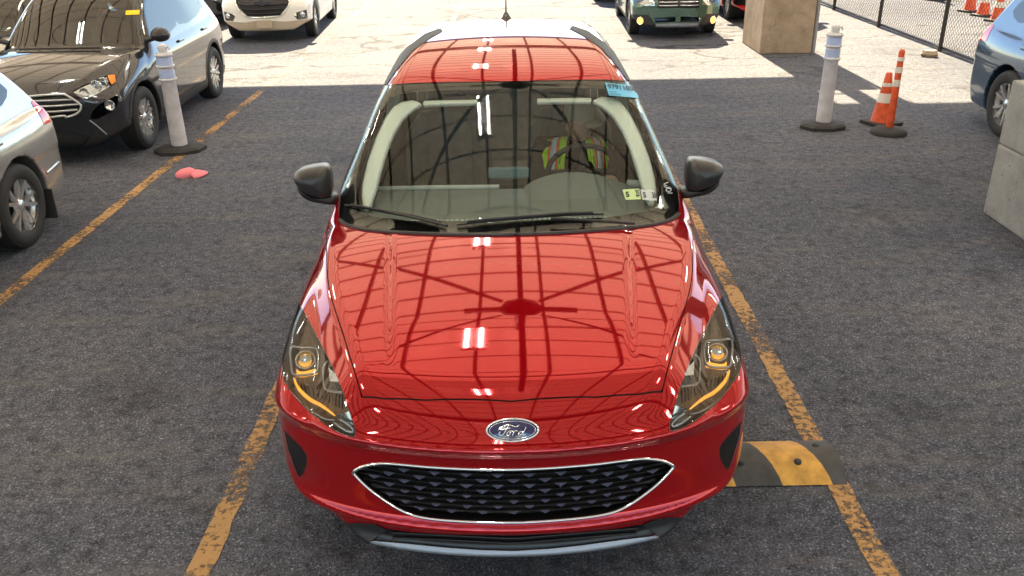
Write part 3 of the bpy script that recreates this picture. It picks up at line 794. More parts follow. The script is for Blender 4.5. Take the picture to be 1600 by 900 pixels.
# wheel-arch and sill cladding
def arch_clad(V, N):
    d = np.full(len(V), 9.)
    for (yw, zw) in HERO['wheels']: d = np.minimum(d, np.hypot(V[:, 1] - yw, V[:, 2] - zw) - .455)
    d = np.minimum(d, np.where((V[:, 1] > .9) & (V[:, 1] < 3.7), V[:, 2] - .33, 9.))
    return np.where(np.abs(V[:, 0]) < .55, np.where(V[:, 2] < .24, V[:, 2] - .24, 9.), np.where(V[:, 2] > .8, 9, d))
arch, HM = take(HM, arch_clad)
# shut lines
HOODLINE = [(0, .102), (.30, .121), (.45, .144), (.60, .188)]
_xc = Spl(HERO['crease'])
def hood_edge(V):
    X = np.abs(V[:, 0]); yf = np.interp(X, [p[0] for p in HOODLINE], [p[1] for p in HOODLINE])
    return np.maximum(np.maximum(yf - V[:, 1], X - (_xc(V[:, 1]) + .012)), V[:, 1] - 1.62)
def hood_in(V, N): return np.where(V[:, 2] < .7, 9., hood_edge(V))
hoodp, HM = take(HM, hood_in)
hgap, hoodp = split(hoodp, lambda V, N: -hood_edge(V) - .004)
def door_gap(V, N):
    d = np.minimum(line_dist(V[:, 1], V[:, 2], [(1.52, .36), (1.50, .7), (1.60, 1.04)]), line_dist(V[:, 1], V[:, 2], [(2.66, .36), (2.66, 1.52)]))
    d = np.minimum(d, line_dist(V[:, 1], V[:, 2], [(3.15, .36), (3.40, .75), (3.58, 1.12)]))
    return np.where(np.abs(V[:, 0]) < .5, 9., d) - .003
dgap, HM = split(HM, door_gap)
def halves(M, name, mat, parent=None, off=0.0):
    a, b = split(M, lambda V, N: V[:, 0])
    return [obj_from(q, name, mat, parent, off) for q in (a, b) if q is not None]
BODY = obj_from(HM, 'body', 'red_paint', hero)
obj_from(hoodp, 'hood', 'red_paint', hero)
obj_from(hgap, 'hood_shut_line', 'dark_gap', hero, -.006)
halves(dgap, 'door_shut_line', 'dark_gap', hero, -.006)
halves(arch, 'arch_cladding', 'black_plastic', hero, .004)
halves(clad, 'corner_cladding', 'black_plastic', hero, .004)
obj_from(low, 'lower_intake', 'grille_black', hero, -.012)
obj_from(skid, 'skid_plate', 'satin_silver', hero, .002)
halves(strip, 'roof_side_strip', 'roof_strip', hero, .003)
halves(vent, 'corner_vent', 'grille_black', hero, -.003)
WSH = obj_from(wind, 'windshield', 'windshield_glass', hero)
_clear, frit = split(wind, px_region(CLEAR_PX, 2.6, .9))
obj_from(frit, 'windshield_border', 'gloss_black', WSH, -.004)
for _p in SIDE_WIN:
    _q = smooth_poly(_p, 4); _w, _ = split(swin, lambda V, N: poly_sdf(V[:, 1], V[:, 2], _q) - .01)
    halves(_w, 'side_window', 'cabin_glass', hero)
obj_from(rwin, 'rear_window', 'cabin_glass', hero)
def hp(u, v, depth=0.0, s=-1):
    """point under photo pixel on the red SUV (left half), sunk by depth; s=+1 mirrors it"""
    p = hsurf(u, v)
    n = normal_at(HF, p)
    q = p - n * depth
    return np.array([q[0] * (-s), q[1], q[2]])
def hloop(poly, depth=0.0, n=3, closed=True, s=-1):
    pts = smooth_poly(poly, n, closed) if len(poly) > 1 else np.array(poly, float)
    P = hsurfs(pts)
    if depth: P = P - normals_at(HF, P) * depth
    return [(q[0] * (-s), q[1], q[2]) for q in P]
def wall(mb, A, B, closed=True):
    n = len(A); F = []
    for i in range(n if closed else n - 1):
        j = (i + 1) % n; F.append((i, j, n + j, n + i))
    mb.add(list(A) + list(B), F, True)

# ---- headlights
for s in (-1, 1):
    piece, _ = split(lens, lambda V, N: V[:, 0] * (1 if s < 0 else -1))
    V, N, T = piece; n = N / np.linalg.norm(N, axis=1, keepdims=True)
    mb = MB(); mb.add(V - n * .055, T, True)
    A = hloop(HEAD_PX, .001, 2, True, s); B = hloop(HEAD_PX, .056, 2, True, s)
    wall(mb, A, B)
    lamp = mb.build('headlight', 'lamp_dark', hero)
    obj_from(piece, 'lens', 'lamp_lens', lamp)
    MB().tube(hloop(HEAD_PX, .002, 2, True, s), .0028, 6, True).build('lens_seal', 'gloss_black', lamp)
    def lp(pts, d, n=3, closed=True): return hloop(pts, d, n, closed, s)
    # outer projector pod
    POD1 = [(451, 541), (453, 570), (457, 582), (475, 583), (491, 579), (495, 565), (494, 547), (489, 541), (470, 540)]
    MB().tube(lp(POD1, .012), .0052, 6, True).build('pod_frame', 'lamp_frame', lamp)
    c = hp(474, 554, .030, s); nn = normal_at(HF, hp(474, 554, 0, -1)); nn[0] *= -s
    vdir = EYE - c; vdir /= np.linalg.norm(vdir); ax = nn * .5 + vdir * .5; ax /= np.linalg.norm(ax)
    Rm = Vector(ax).to_track_quat('Z', 'Y').to_matrix().to_4x4(); Rm.translation = Vector(c)
    q = MB().lathe([(0, .022), (.016, .019), (.027, .010), (.033, .0)], 24); q.v = [tuple(Rm @ Vector(p)) for p in q.v]
    q.build('projector_lens', 'lamp_lens', lamp)
    q = MB().lathe([(0, -.006), (.024, -.004), (.031, .001)], 24); q.v = [tuple(Rm @ Vector(p)) for p in q.v]
    q.build('projector_bowl', 'lamp_silver', lamp)
    q = MB().tube([tuple(Rm @ Vector((.023 * math.cos(a), .023 * math.sin(a), .004))) for a in np.linspace(R(190), R(350), 15)], [.002 + .0065 * math.sin(math.pi * i / 14) for i in range(15)], 8)
    q.build('projector_reflector', 'lamp_amber', lamp)
    q = MB().lathe([(.032, -.012), (.034, .004), (.039, .004), (.040, -.012)], 24); q.v = [tuple(Rm @ Vector(p)) for p in q.v]
    q.build('projector_ring', 'lamp_frame', lamp)
    q = MB(); A = lp([(460, 571), (470, 575), (489, 571)], .022, 4, False); B = lp([(459, 580), (471, 581), (490, 577)], .034, 4, False); wall(q, A, B, False)
    q.build('amber_reflector', 'lamp_amber', lamp)
    # inner reflector pod
    POD2 = [(509, 562), (502, 572), (502, 590), (504, 604), (510, 609), (522, 611), (532, 612)]
    MB().tube(lp(POD2, .012, 3, False), .0052, 6).build('pod_frame', 'lamp_frame', lamp)
    q = MB()
    for (a, b, c2, d2) in (((507, 570), (512, 567), (522, 590), (508, 592)), ((508, 593), (522, 591), (529, 606), (512, 606))):
        w = [lp([p], dd, 1)[0] for p, dd in zip((a, b, c2, d2), (.020, .045, .045, .022))]
        q.add(w, [(0, 1, 2, 3)])
    q.build('facet_reflector', 'lamp_silver', lamp)
    # glowing amber light guide and the pale bar under it
    gp = [(456, 586), (462, 598), (469, 608), (483, 622), (501, 635), (517, 648)]
    MB().tube(lp(gp, .020, 4, False), [.003 + .0045 * math.sin(math.pi * i / 20) for i in range(21)], 8).build('light_guide', 'lamp_amber', lamp)
    MB().tube(lp([(443, 596), (458, 618), (480, 638), (503, 653), (520, 656)], .010, 4, False), .0034, 6).build('trim_line', 'lamp_frame', lamp)
    MB().tube(lp([(519, 660), (532, 669), (546, 675), (549, 671), (542, 664), (528, 655)], .012, 4, False), .0048, 6).build('marker_bar', 'lamp_frame', lamp)
    q = MB(); A = lp([(519, 648), (530, 645), (540, 642)], .020, 3, False); B = lp([(524, 656), (535, 660), (546, 664)], .030, 3, False); wall(q, A, B, False)
    q.build('corner_reflector', 'lamp_silver', lamp)
    for k in range(13):
        t = k / 12; u0, v0 = 462 + 62 * t, 588 + 28 * t; u1, v1 = 466 + 62 * t - 2, 600 + 38 * t
        MB().tube([lp([(u0, v0)], .034, 1)[0], lp([(u1, v1)], .030, 1)[0]], .0022, 5).build('floor_rib', 'gloss_black', lamp)

# ---- grille
gtop = [p for p in smooth_poly(GRILLE_PX[:10], 3, False)]; gbot = [p for p in smooth_poly(GRILLE_PX[12:] + [GRILLE_PX[0]], 3, False)]
left = [hsurf(u, v) for (u, v) in list(gbot) + list(gtop)[1:]]      # bottom centre -> tip -> top centre
loop = [np.array(p) for p in left if p[0] < -.004] + [np.array(p) * [-1, 1, 1] for p in left[::-1] if p[0] < -.004]
gb = MB(); V, N, T = _gr; n = N / np.linalg.norm(N, axis=1, keepdims=True)
gb.add(V - n * .05, T, True)
wall(gb, loop, [p + np.array([0, .05, 0]) for p in loop])
grille = gb.build('grille', 'grille_black', hero)
MB().tube(loop, .0062, 8, True).build('grille_frame', 'chrome', grille)
def gsurfs(x, z):
    x = np.abs(np.atleast_1d(np.asarray(x, float))); O = np.stack([x, np.full_like(x, -.4), np.full_like(x, z)], 1)
    return cast_many(HF, O, np.tile([0., 1., 0.], (len(x), 1)), 0, 1.2, 120)[:, 1]
def gsurf(x, z): return gsurfs(x, z)[0]
studm = None
for r in range(10):
    z = .632 - r * .0212
    xs = np.arange(0, .62, .0065); ys = gsurfs(xs, z)
    u, v = project(np.stack([-xs, ys, np.full_like(xs, z)], 1)); sd = poly_sdf(u, v, GRILLE_PX) > -2.0
    ok = list(xs[:sd.argmax() if sd.any() else len(xs)])
    if len(ok) < 4: continue
    xm = ok[-1]; pitch = .112; ph = 0 if r % 2 else pitch / 2
    X = np.linspace(-xm, xm, 2 * len(ok) + 1); Vv = []; Ff = []
    big = .0052 if r < 6 else .0075
    Yg = gsurfs(X, z)
    for x, y0 in zip(X, Yg):
        y = y0 + .010
        tri = max(0., 1 - abs((x - ph + pitch / 2) % pitch - pitch / 2) / .032)
        zt, zl = z + big * .8 + .0035 * tri, z - big * .5 - .0075 * tri
        Vv += [(x, y + .012, zt + .002), (x, y, zt), (x, y + .002, zl), (x, y + .016, zl)]
    for i in range(len(X) - 1):
        for k in range(3): Ff.append((4 * i + k, 4 * i + k + 1, 4 * i + 4 + k + 1, 4 * i + 4 + k))
    MB().add(Vv, Ff).build('grille_bar', 'grille_black', grille)
    for k in range(-7, 8):
        x = k * pitch + ph
        if abs(x) > xm - .02: continue
        y = gsurf(abs(x), z); sl = (gsurf(abs(x) + .01, z) - gsurf(abs(x) - .01 if abs(x) > .01 else 0, z)) / (.02 if abs(x) > .01 else .01 + abs(x))
        if studm is None:
            q = MB().add([(-.021, .0, .005), (.021, .0, .005), (0, -.001, -.0105), (-.012, -.006, .0035), (.012, -.006, .0035), (0, -.005, -.004), (-.023, .008, .006), (.023, .008, .006), (0, .008, -.012)],
                         [(3, 4, 5), (0, 1, 4, 3), (1, 2, 5, 4), (2, 0, 3, 5), (0, 6, 7, 1), (1, 7, 8, 2), (2, 8, 6, 0)])
            o = q.build('grille_stud', 'grille_stud', grille); studm = o.data
        else: o = link('grille_stud', studm, None, grille)
        sc = .75 if r >= 6 else 1.0
        o.location = (x, y + .007, z); o.rotation_euler = (0, 0, math.atan(sl) * (1 if x > 0 else -1)); o.scale = (sc, 1, sc)

for v0 in (843, 850):            # slats inside the lower intake
    pts = [(612 + 3 * k, v0 - 9 + (k / 60) * 9) for k in range(0, 64, 4)]
    A = hloop(pts, .006, 1, False); MB().tube(A + [(-x, y, z) for x, y, z in A[::-1]], .0045, 6).build('intake_slat', 'black_plastic', hero)

# ---- oval badge with its script lettering
bc = hsurf(801, 672); bn = normal_at(HF, bc); bn[0] = 0; bn /= np.linalg.norm(bn)
BM = Matrix(((1, 0, 0), (0, 0, 0), (0, 0, 0))).to_4x4()
bu = np.cross(bn, [1., 0, 0]); bu = bu if bu[2] > 0 else -bu
def bp(x, y, h=0.): return np.array([0., bc[1], bc[2]]) + np.array([1., 0, 0]) * x + bu * y + bn * h
def ell(a, b, h, n=48): return [bp(a * math.cos(2 * math.pi * k / n), b * math.sin(2 * math.pi * k / n), h) for k in range(n)]
q = MB(); n = 48
A, B, C2 = ell(.086, .0355, .004), ell(.05, .02, .0085), [bp(0, 0, .0095)]
wall(q, ell(.092, .041, -.012), A); wall(q, A, B); q.add(B + C2, [(k, (k + 1) % n, n) for k in range(n)], True)
badge = q.build('badge', 'badge_blue', hero)
MB().tube(ell(.089, .0385, .004), .0036, 8, True).build('badge_rim', 'chrome', badge)
MB().tube(ell(.079, .0305, .0058), .0011, 6, True).build('badge_line', 'chrome', badge)
STROKES = [[(600, 332), (612, 300), (650, 272), (710, 260), (775, 266), (835, 290), (885, 290), (925, 265)], [(735, 272), (705, 325), (675, 378), (640, 425), (600, 442), (572, 425), (572, 395), (600, 386)],
    [(602, 334), (655, 336), (705, 322), (770, 318)], [(750, 368), (718, 392), (704, 425), (722, 445), (752, 428), (772, 392), (762, 366), (748, 368), (790, 378), (825, 362)],
    [(832, 366), (820, 405), (802, 446)], [(822, 398), (848, 370), (878, 364), (890, 376)], [(972, 376), (938, 384), (910, 415), (914, 442), (942, 440), (972, 408), (990, 372)], [(1045, 300), (1015, 365), (990, 418), (992, 442), (1015, 440), (1036, 422)]]
q = MB()
for st in STROKES:
    pts = smooth_poly([((x - 806) * 1.96e-4, -(y - 352) * 1.95e-4) for x, y in st], 4, False)
    q.tube([bp(x, y, .0088 - .0035 * ((x / .086) ** 2 + (y / .036) ** 2)) for x, y in pts], .0021, 6)
q.build('badge_lettering', 'chrome', badge)

# ---- mirrors
MIR = [(459, 276), (463, 268), (475, 263), (492, 260), (506, 259), (513, 263), (517, 273), (519, 290), (519, 302), (512, 307), (500, 306), (486, 302), (472, 294), (463, 285)]
ARM = [(464, 291), (474, 299), (487, 305), (505, 307), (526, 305), (528, 318), (505, 316), (485, 312), (470, 303)]
def puff(poly, y0, s, dep, back, n=7):
    pts = [at_y(u, v, y0) for u, v in smooth_poly(poly, 3)]
    P = np.array(pts); c = P.mean(0); m = len(P); Vv = []; Ff = []
    for k in range(n):
        a = (k / (n - 1)) * math.pi / 2; sc, dy = math.cos(a) ** .6 if k < n - 1 else .02, -dep * math.sin(a)
        Vv += [c + (p - c) * sc + np.array([0, dy, 0]) for p in P]
    for k in range(n - 1):
        for i in range(m): Ff.append((k * m + i, k * m + (i + 1) % m, (k + 1) * m + (i + 1) % m, (k + 1) * m + i))
    bk = len(Vv); Vv += [c + (p - c) * .92 + np.array([0, back, 0]) for p in P]
    for i in range(m): Ff.append((i, (i + 1) % m, bk + (i + 1) % m, bk + i))
    Ff.append(tuple(range(bk, bk + m)))
    return [(v[0] * (-s), v[1], v[2]) for v in Vv], Ff
for s in (-1, 1):
    Vv, Ff = puff(MIR, 1.66, s, .085, .075); mo = MB().add(Vv, Ff, True).build('side_mirror', 'mirror_black', hero)
    Vv, Ff = puff(ARM, 1.665, s, .05, .055, 5); MB().add(Vv, Ff, True).build('mirror_arm', 'wiper_black', mo)
    Vv, Ff = puff(MIR, 1.74, s, .0, .004, 2); MB().add([((x - .97 * s) * .86 + .97 * s, y, (z - 1.15) * .86 + 1.15) for x, y, z in Vv], Ff).build('mirror_glass', 'chrome', mo)

# ---- wipers, seen against the glass
def wpt(u, v, lift=.018):
    p = hsurf(u, v); return p + normal_at(HF, p) * lift
for arm, blade in (([(700, 361), (660, 350), (612, 337)], [(541, 322), (575, 327.5), (612, 335), (655, 344), (697, 355)]), ([(990, 357), (930, 353), (860, 348)], [(714, 354), (765, 348), (830, 342.5), (890, 338), (942, 337)])):
    w = MB().tube([wpt(u, v, .026) for u, v in smooth_poly(arm, 4, False)], .007, 6).build('wiper_arm', 'wiper_black', hero)
    q = MB(); pl = smooth_poly(blade, 5, False)
    q.tube([wpt(u, v, .010) for u, v in pl], .0055, 5); q.tube([wpt(u, v, .020) for u, v in pl[2:-2]], .0065, 5)
    q.build('wiper_blade', 'wiper_black', w)
q = MB(); cw = [(531, 344), (545, 353), (575, 360), (640, 365), (720, 367.5), (803, 367.5)]
q.tube([hp(u, v, -.002) for u, v in smooth_poly(cw, 5, False)] + [hp(u, v, -.002, 1) for u, v in smooth_poly(cw, 5, False)[::-1][1:]], .010, 6)
q.build('cowl_seal', 'black_plastic', hero)

# ---- things stuck to the glass: number label, two inspection stickers, pen marks
def gpatch(name, quad, mat, off=.004, nx=8, ny=3, inner=True):
    (a, b, c, d) = [np.array(p, float) for p in quad]; Vv = []; Ff = []
    for j in range(ny + 1):
        for i in range(nx + 1):
            s, t = i / nx, j / ny; Vv.append((a * (1 - s) + b * s) * (1 - t) + (d * (1 - s) + c * s) * t)
    Vv = hsurfs(Vv); Vv = Vv + normals_at(HF, Vv) * off
    for j in range(ny):
        for i in range(nx): k = j * (nx + 1) + i; Ff.append((k, k + 1, k + nx + 2, k + nx + 1))
    return MB().add(Vv, Ff, True).build(name, mat, WSH)
def gtext(name, body, quad, mat, off=.008, shear=0, bold=.0):
    me = text_mesh(body, 1.0, extrude=0, bold=bold); me.name = name
    co = np.array([v.co[:] for v in me.vertices]); lo, hi = co.min(0), co.max(0)
    a, b, c, d = [np.array(p, float) for p in quad]
    s, t = ((co[:, 0] - lo[0]) / (hi[0] - lo[0]))[:, None], (1 - (co[:, 1] - lo[1]) / (hi[1] - lo[1]))[:, None]
    q = hsurfs((a * (1 - s) + b * s) * (1 - t) + (d * (1 - s) + c * s) * t); q = q + normals_at(HF, q) * off
    me.vertices.foreach_set('co', q.ravel().astype(np.float32)); me.update()
    return link(name, me, mat, WSH)
gpatch('number_label', [(945, 130), (991, 134.5), (997, 154), (951, 150)], 'sticker_blue')
gtext('label_number', '9791105', [(948, 132.3), (986, 136.2), (988, 143.6), (950, 140.2)], 'ink', bold=.012)
for k, (v0, w_) in enumerate(((144.5, 12), (148, 17))): gpatch('label_print', [(951 + k, v0), (951 + k + w_, v0 + .9), (951 + k + w_, v0 + 1.6), (951 + k, v0 + .7)], 'ink', .008, 3, 1)
gpatch('inspection_sticker', [(972, 297), (998, 295.5), (1001, 312), (977, 313)], 'sticker_green')
gpatch('inspection_sticker', [(1000, 296.5), (1021, 298), (1026, 314), (1003, 313)], 'sticker_grey')
gtext('sticker_month', '5', [(976, 301), (981.5, 301), (983, 309.5), (977.5, 309.5)], 'ink', bold=.03)
gtext('sticker_year', '25', [(991, 298), (997, 298), (998.5, 308.5), (993, 308.5)], 'ink', bold=.03)
gtext('sticker_month', '5', [(1003, 301.5), (1007.5, 302), (1009, 310.5), (1004.5, 310)], 'ink', bold=.03)
gtext('sticker_year', '26', [(1017, 301), (1022.5, 301.5), (1024, 311), (1018.5, 310.5)], 'ink', bold=.03)
q = MB()
for st in ([(1043, 285.5), (1036.5, 288.5), (1041.5, 291)], [(1036.5, 291.5), (1042, 294.5), (1048, 296), (1044, 293), (1041, 296), (1040, 298.5), (1045, 300), (1048, 297.5)], [(1042.5, 302), (1049.5, 302.5)]):
    q.tube([wpt(u, v, .004) for u, v in smooth_poly(st, 3, False)], .0019, 5)
q.build('pen_marks', 'chalk', WSH)

# ---- roof antenna
ap = cast(HF, (0, 3.78, 2.5), (0, 0, -1), 0, 2, 300)
q = MB().lathe([(.0, .05), (.014, .045), (.03, .02), (.045, .0)], 16, 'z', (ap[0], ap[1], ap[2] - .004)); q.tube([ap + [0, 0, .03], ap + [0, .03, .12]], [.007, .004], 8)
q.build('roof_antenna', 'gloss_black', hero)
# ---- wheels
for yw in (.92, 3.63):
    for s in (-1, 1): make_wheel('wheel', hero, (s * .80, yw, .345), .345, .225, 5, s)

# ---- cabin
def band(P0, name, mat, off):
    i, _ = split(wind, px_region(P0, 2.6, .9))
    for h in halves(i, name, mat, hero, off):
        md = h.modifiers.new('solid', 'SOLIDIFY'); md.thickness = .02; md.offset = -1
band([(562, 322), (557, 303), (557, 280), (564, 245), (577, 208), (592, 177), (607, 158), (622, 149), (642, 146), (655, 152), (640, 160), (622, 176), (607, 200), (594, 232), (584, 265), (577, 292), (570, 312)], 'pillar_trim', 'trim_pale', -.045)
band([(657, 146), (700, 144.5), (744, 143.5), (744, 149), (700, 150), (657, 152.5)], 'headliner_edge', 'trim_pale', -.05)
tr = compact(HM[0], HM[1], HM[2][(HM[0][HM[2]][:, :, 2].min(1) > .45) & (HM[0][HM[2]][:, :, 1].min(1) > 1.45)])
obj_from(tr, 'cabin_lining', 'dash_pale', hero, -.04)
q = MB()                       # dashboard: profile swept across
pr = [(1.30, .93), (1.36, 1.005), (1.50, 1.035), (1.70, 1.045), (1.86, 1.04), (1.90, 1.02), (1.92, .96), (1.90, .75), (1.85, .55), (1.3, .55)]
q.prism([(a, b) for a, b in pr], (1.46, 0, 0), (-.73, 0, 0), (0, 1, 0), (0, 0, 1))
dash = q.build('dashboard', 'dash_grey', hero)
MB().tube([(-.72, 1.885, 1.045), (-.4, 1.87, 1.05), (-.05, 1.87, 1.048)], .014, 8).build('dash_edge_trim', 'dash_pale', dash)
q = MB(); arc = [(.08 + .60 * t, 1.86 + .03 * math.sin(math.pi * t), 1.05 + .075 * math.sin(math.pi * min(1, t * 1.15)) ** .7 * (1 - .3 * t)) for t in np.linspace(0, 1, 15)]
wall(q, [(x, y - .26, 1.03) for x, y, z in arc], arc, False); wall(q, arc, [(x, y + .03, z - .035) for x, y, z in arc], False)
q.build('instrument_hood', 'dash_grey', dash)
MB().tube([(.62, 1.86, 1.06), (.70, 1.80, 1.07), (.74, 1.72, 1.06)], .02, 8).build('dash_edge_trim', 'dash_pale', dash)
MB().box((0.0, 1.90, 1.115), (.215, .03, .055), Matrix.Rotation(R(-8), 3, 'X'), .008).build('centre_screen', 'screen_glass', dash)
for x0, x1 in ((-.56, -.06), (.05, .50)):
    for k in range(int((x1 - x0) / .024)):
        MB().box((x0 + k * .024, 1.43, 1.026), (.015, .028, .012), None).build('defrost_slot', 'trim_pale' if k % 1 else 'dash_pale', dash)
def seat(x, y):
    b = MB().box((x, y - .22, .62), (.50, .52, .16), None, .05)
    st = b.build('seat', 'seat_cloth', hero)
    MB().box((x, y + .08, .93), (.34, .14, .66), Matrix.Rotation(R(-14), 3, 'X'), .06).build('seat_back', 'seat_cloth', st)
    for sd in (-1, 1): MB().tube([(x + sd * .19, y - .02, .62), (x + sd * .205, y + .02, .85), (x + sd * .19, y + .09, 1.12), (x + sd * .13, y + .13, 1.22)], [.055, .07, .06, .045], 10).build('seat_bolster', 'seat_cloth', st)
    MB().box((x, y + .20, 1.32), (.26, .10, .17), Matrix.Rotation(R(-10), 3, 'X'), .045).build('head_rest', 'seat_cloth', st)
seat(-.36, 2.62); seat(.38, 2.66)
b = MB().box((0, 3.35, .62), (1.30, .5, .16), None, .05).build('rear_bench', 'seat_cloth', hero)
MB().box((0, 3.66, .95), (1.28, .16, .62), Matrix.Rotation(R(-16), 3, 'X'), .06).build('bench_back', 'seat_cloth', b)
for x in (-.4, .4): MB().box((x, 3.78, 1.30), (.25, .09, .14), None, .04).build('head_rest', 'seat_cloth', b)
MB().box((0, 2.4, .42), (1.5, 2.6, .06)).build('cabin_floor', 'cabin_dark', hero)
for s in (-1, 1):              # pale centre-post trims and the rear-view mirror
    q = MB().prism([(.60, 1.47), (.715, 1.10), (.75, 1.10), (.665, 1.49)], (0, .14, 0), (0, 2.60, 0), (s, 0, 0), (0, 0, 1))
    q.build('centre_post_trim', 'trim_pale', hero)
swc = np.array([.395, 2.02, 1.075]); Rw = Matrix.Rotation(R(-64), 3, 'X')
q = MB(); ring = [np.array(Rw @ Vector((.185 * math.cos(a), .185 * math.sin(a), 0))) + swc for a in np.linspace(0, 2 * math.pi, 41)[:-1]]
q.tube(ring, .015, 8, True)
sw = q.build('steering_wheel', 'cabin_dark', hero)
q = MB()
for a in (R(180), R(0), R(270)):
    q.tube([swc + np.array([0, -.03, -.0]), np.array(Rw @ Vector((.18 * math.cos(a), .18 * math.sin(a), 0))) + swc], [.03, .014], 6)
q.lathe([(0, .03), (.05, .025), (.07, 0)], 16, 'y', tuple(swc)); q.tube([swc, swc + np.array([0, -.25, -.14])], .03, 8)
q.build('wheel_spokes', 'cabin_dark', sw)
# ------------------------------------------------------------------ the driver
plain('skin', (.58, .38, .29), rough=.55, var=.1, vscale=30)
plain('dark_shirt', (.025, .026, .030), rough=.85, bump=.3, bscale=200)
plain('vest_lime', (.52, .95, .04), rough=.6)
plain('vest_orange', (.95, .20, .03), rough=.6)
plain('vest_silver', (.62, .78, .90), rough=.35)
plain('cap_tan', (.40, .38, .31), rough=.85)
plain('hair', (.16, .14, .12), rough=.8)
DX, DY, DZ = .385, 2.42, 0.0
person = tag(empty('person', (DX, DY, 0)), 'driver in lime and orange safety vest and tan cap behind the steering wheel', 'person')
def skin_body():
    J = dict(pel=(0, .12, .68), wst=(0, .10, .82), chs=(0, .05, 1.00), nck=(.01, .01, 1.13), nk2=(.015, -.01, 1.17),
             sl=(-.165, .03, 1.075), el=(-.245, -.13, .86), wl=(-.17, -.38, 1.00), sr=(.165, .03, 1.075), er=(.235, -.13, .86), wr=(.17, -.38, 1.01),
             hl=(-.09, .06, .64), kl=(-.12, -.40, .66), al=(-.12, -.62, .36), hr=(.09, .06, .64), kr=(.12, -.40, .66), ar=(.12, -.62, .36))
    Rd = dict(pel=(.16, .12), wst=(.155, .115), chs=(.175, .115), nck=(.062, .062), nk2=(.055, .058), sl=(.072, .072), el=(.052, .052), wl=(.03, .036), sr=(.072, .072), er=(.052, .052), wr=(.03, .036),
              hl=(.095, .095), kl=(.07, .07), al=(.045, .045), hr=(.095, .095), kr=(.07, .07), ar=(.045, .045))
    ks = list(J); E = [('pel', 'wst'), ('wst', 'chs'), ('chs', 'nck'), ('nck', 'nk2'), ('chs', 'sl'), ('sl', 'el'), ('el', 'wl'), ('chs', 'sr'), ('sr', 'er'), ('er', 'wr'), ('pel', 'hl'), ('hl', 'kl'), ('kl', 'al'), ('pel', 'hr'), ('hr', 'kr'), ('kr', 'ar')]
    me = bpy.data.meshes.new('person_body'); me.from_pydata([J[k] for k in ks], [(ks.index(a), ks.index(b)) for a, b in E], [])
    o = bpy.data.objects.new('body', me); COL.objects.link(o); o.parent = person
    sk = o.modifiers.new('skin', 'SKIN'); sk.use_smooth_shade = True
    for i, k in enumerate(ks):
        d = me.skin_vertices[0].data[i]; d.radius = Rd[k]; d.use_root = (k == 'pel')
    ss = o.modifiers.new('sub', 'SUBSURF'); ss.levels = ss.render_levels = 2
    me.materials.append(MATS['dark_shirt'])
    return o
skin_body()
# head: shaped ball turned towards image right, slightly down
HT = Matrix.Translation((.015, -.03, 1.255)) @ Matrix.Rotation(R(52), 4, 'Z') @ Matrix.Rotation(R(8), 4, 'X')
Vv = []; Ff = []; nu, nv = 28, 20
for j in range(nv + 1):
    b = math.pi * j / nv
    for i in range(nu):
        a = 2 * math.pi * i / nu; x, y, z = math.sin(b) * math.sin(a), -math.sin(b) * math.cos(a), math.cos(b)
        rx, ry, rz = .074, .094, .115
        px_, py_, pz_ = x * rx, y * ry, z * rz
        if z < 0: px_ *= 1 - .28 * (-z) ** 1.5; py_ = py_ * (1 - .12 * -z) - .012 * (-z)
        f = max(0, -y) ** 6
        py_ -= .024 * f * math.exp(-((z + .12) / .16) ** 2) * math.exp(-(x / .16) ** 2)          # nose
        py_ += .010 * f * (math.exp(-((z - .12) / .12) ** 2) * math.exp(-((abs(x) - .33) / .18) ** 2))   # eye sockets
        py_ -= .006 * f * math.exp(-((z + .45) / .10) ** 2) * math.exp(-(x / .3) ** 2)         # lips
        py_ -= .010 * max(0, -y) ** 3 * math.exp(-((z + .82) / .18) ** 2)                       # chin
        Vv.append(tuple(HT @ Vector((px_, py_, pz_))))
for j in range(nv):
    for i in range(nu): Ff.append((j * nu + i, j * nu + (i + 1) % nu, (j + 1) * nu + (i + 1) % nu, (j + 1) * nu + i))
hd = MB().add(Vv, Ff, True).build('head', 'skin', person)
for s in (-1, 1):
    q = MB().lathe([(0, -.012), (.014, -.010), (.018, 0), (.012, .008), (0, .004)], 12, 'x'); q.v = [tuple(HT @ Vector((s * .073 + x * s, .008 + y * .8, -.005 + z * 1.35))) for x, y, z in q.v]; q.build('ear', 'skin', hd)
    q = MB().lathe([(0, -.011), (.008, -.008), (.011, 0), (.008, .008), (0, .011)], 10, 'z'); q.v = [tuple(HT @ Vector((s * .030 + x, -.078 + y * .8, .012 + z * .6))) for x, y, z in q.v]; q.build('eye', 'chalk', hd)
q = MB(); q.lathe([(.0788, .0), (.0795, .03), (.074, .07), (.050, .10), (.02, .112), (0, .114)], 24); q.v = [tuple(HT @ Vector((x * 1.0, y * 1.22, z + .025))) for x, y, z in q.v]
capo = q.build('cap', 'cap_tan', person)
Vb = []; Fb = []
for i in range(11):
    a = R(-46 + 92 * i / 10)
    for r_, dz in ((.074, .0), (.10, -.006), (.125, -.018)):
        Vb.append(tuple(HT @ Vector((r_ * math.sin(a), -r_ * math.cos(a) * 1.12 - .006, .035 + dz - .02 * abs(math.sin(a)) ** 2))))
for i in range(10):
    for k in range(2): a = i * 3 + k; Fb.append((a, a + 1, a + 4, a + 3))
bo = MB().add(Vb, Fb, True).build('cap_brim', 'cap_tan', capo); md = bo.modifiers.new('s', 'SOLIDIFY'); md.thickness = .004
q = MB(); q.lathe([(.0775, -.035), (.078, .03)], 24); q.v = [tuple(HT @ Vector((x, y * 1.2 + .012, z))) for x, y, z in q.v if True]
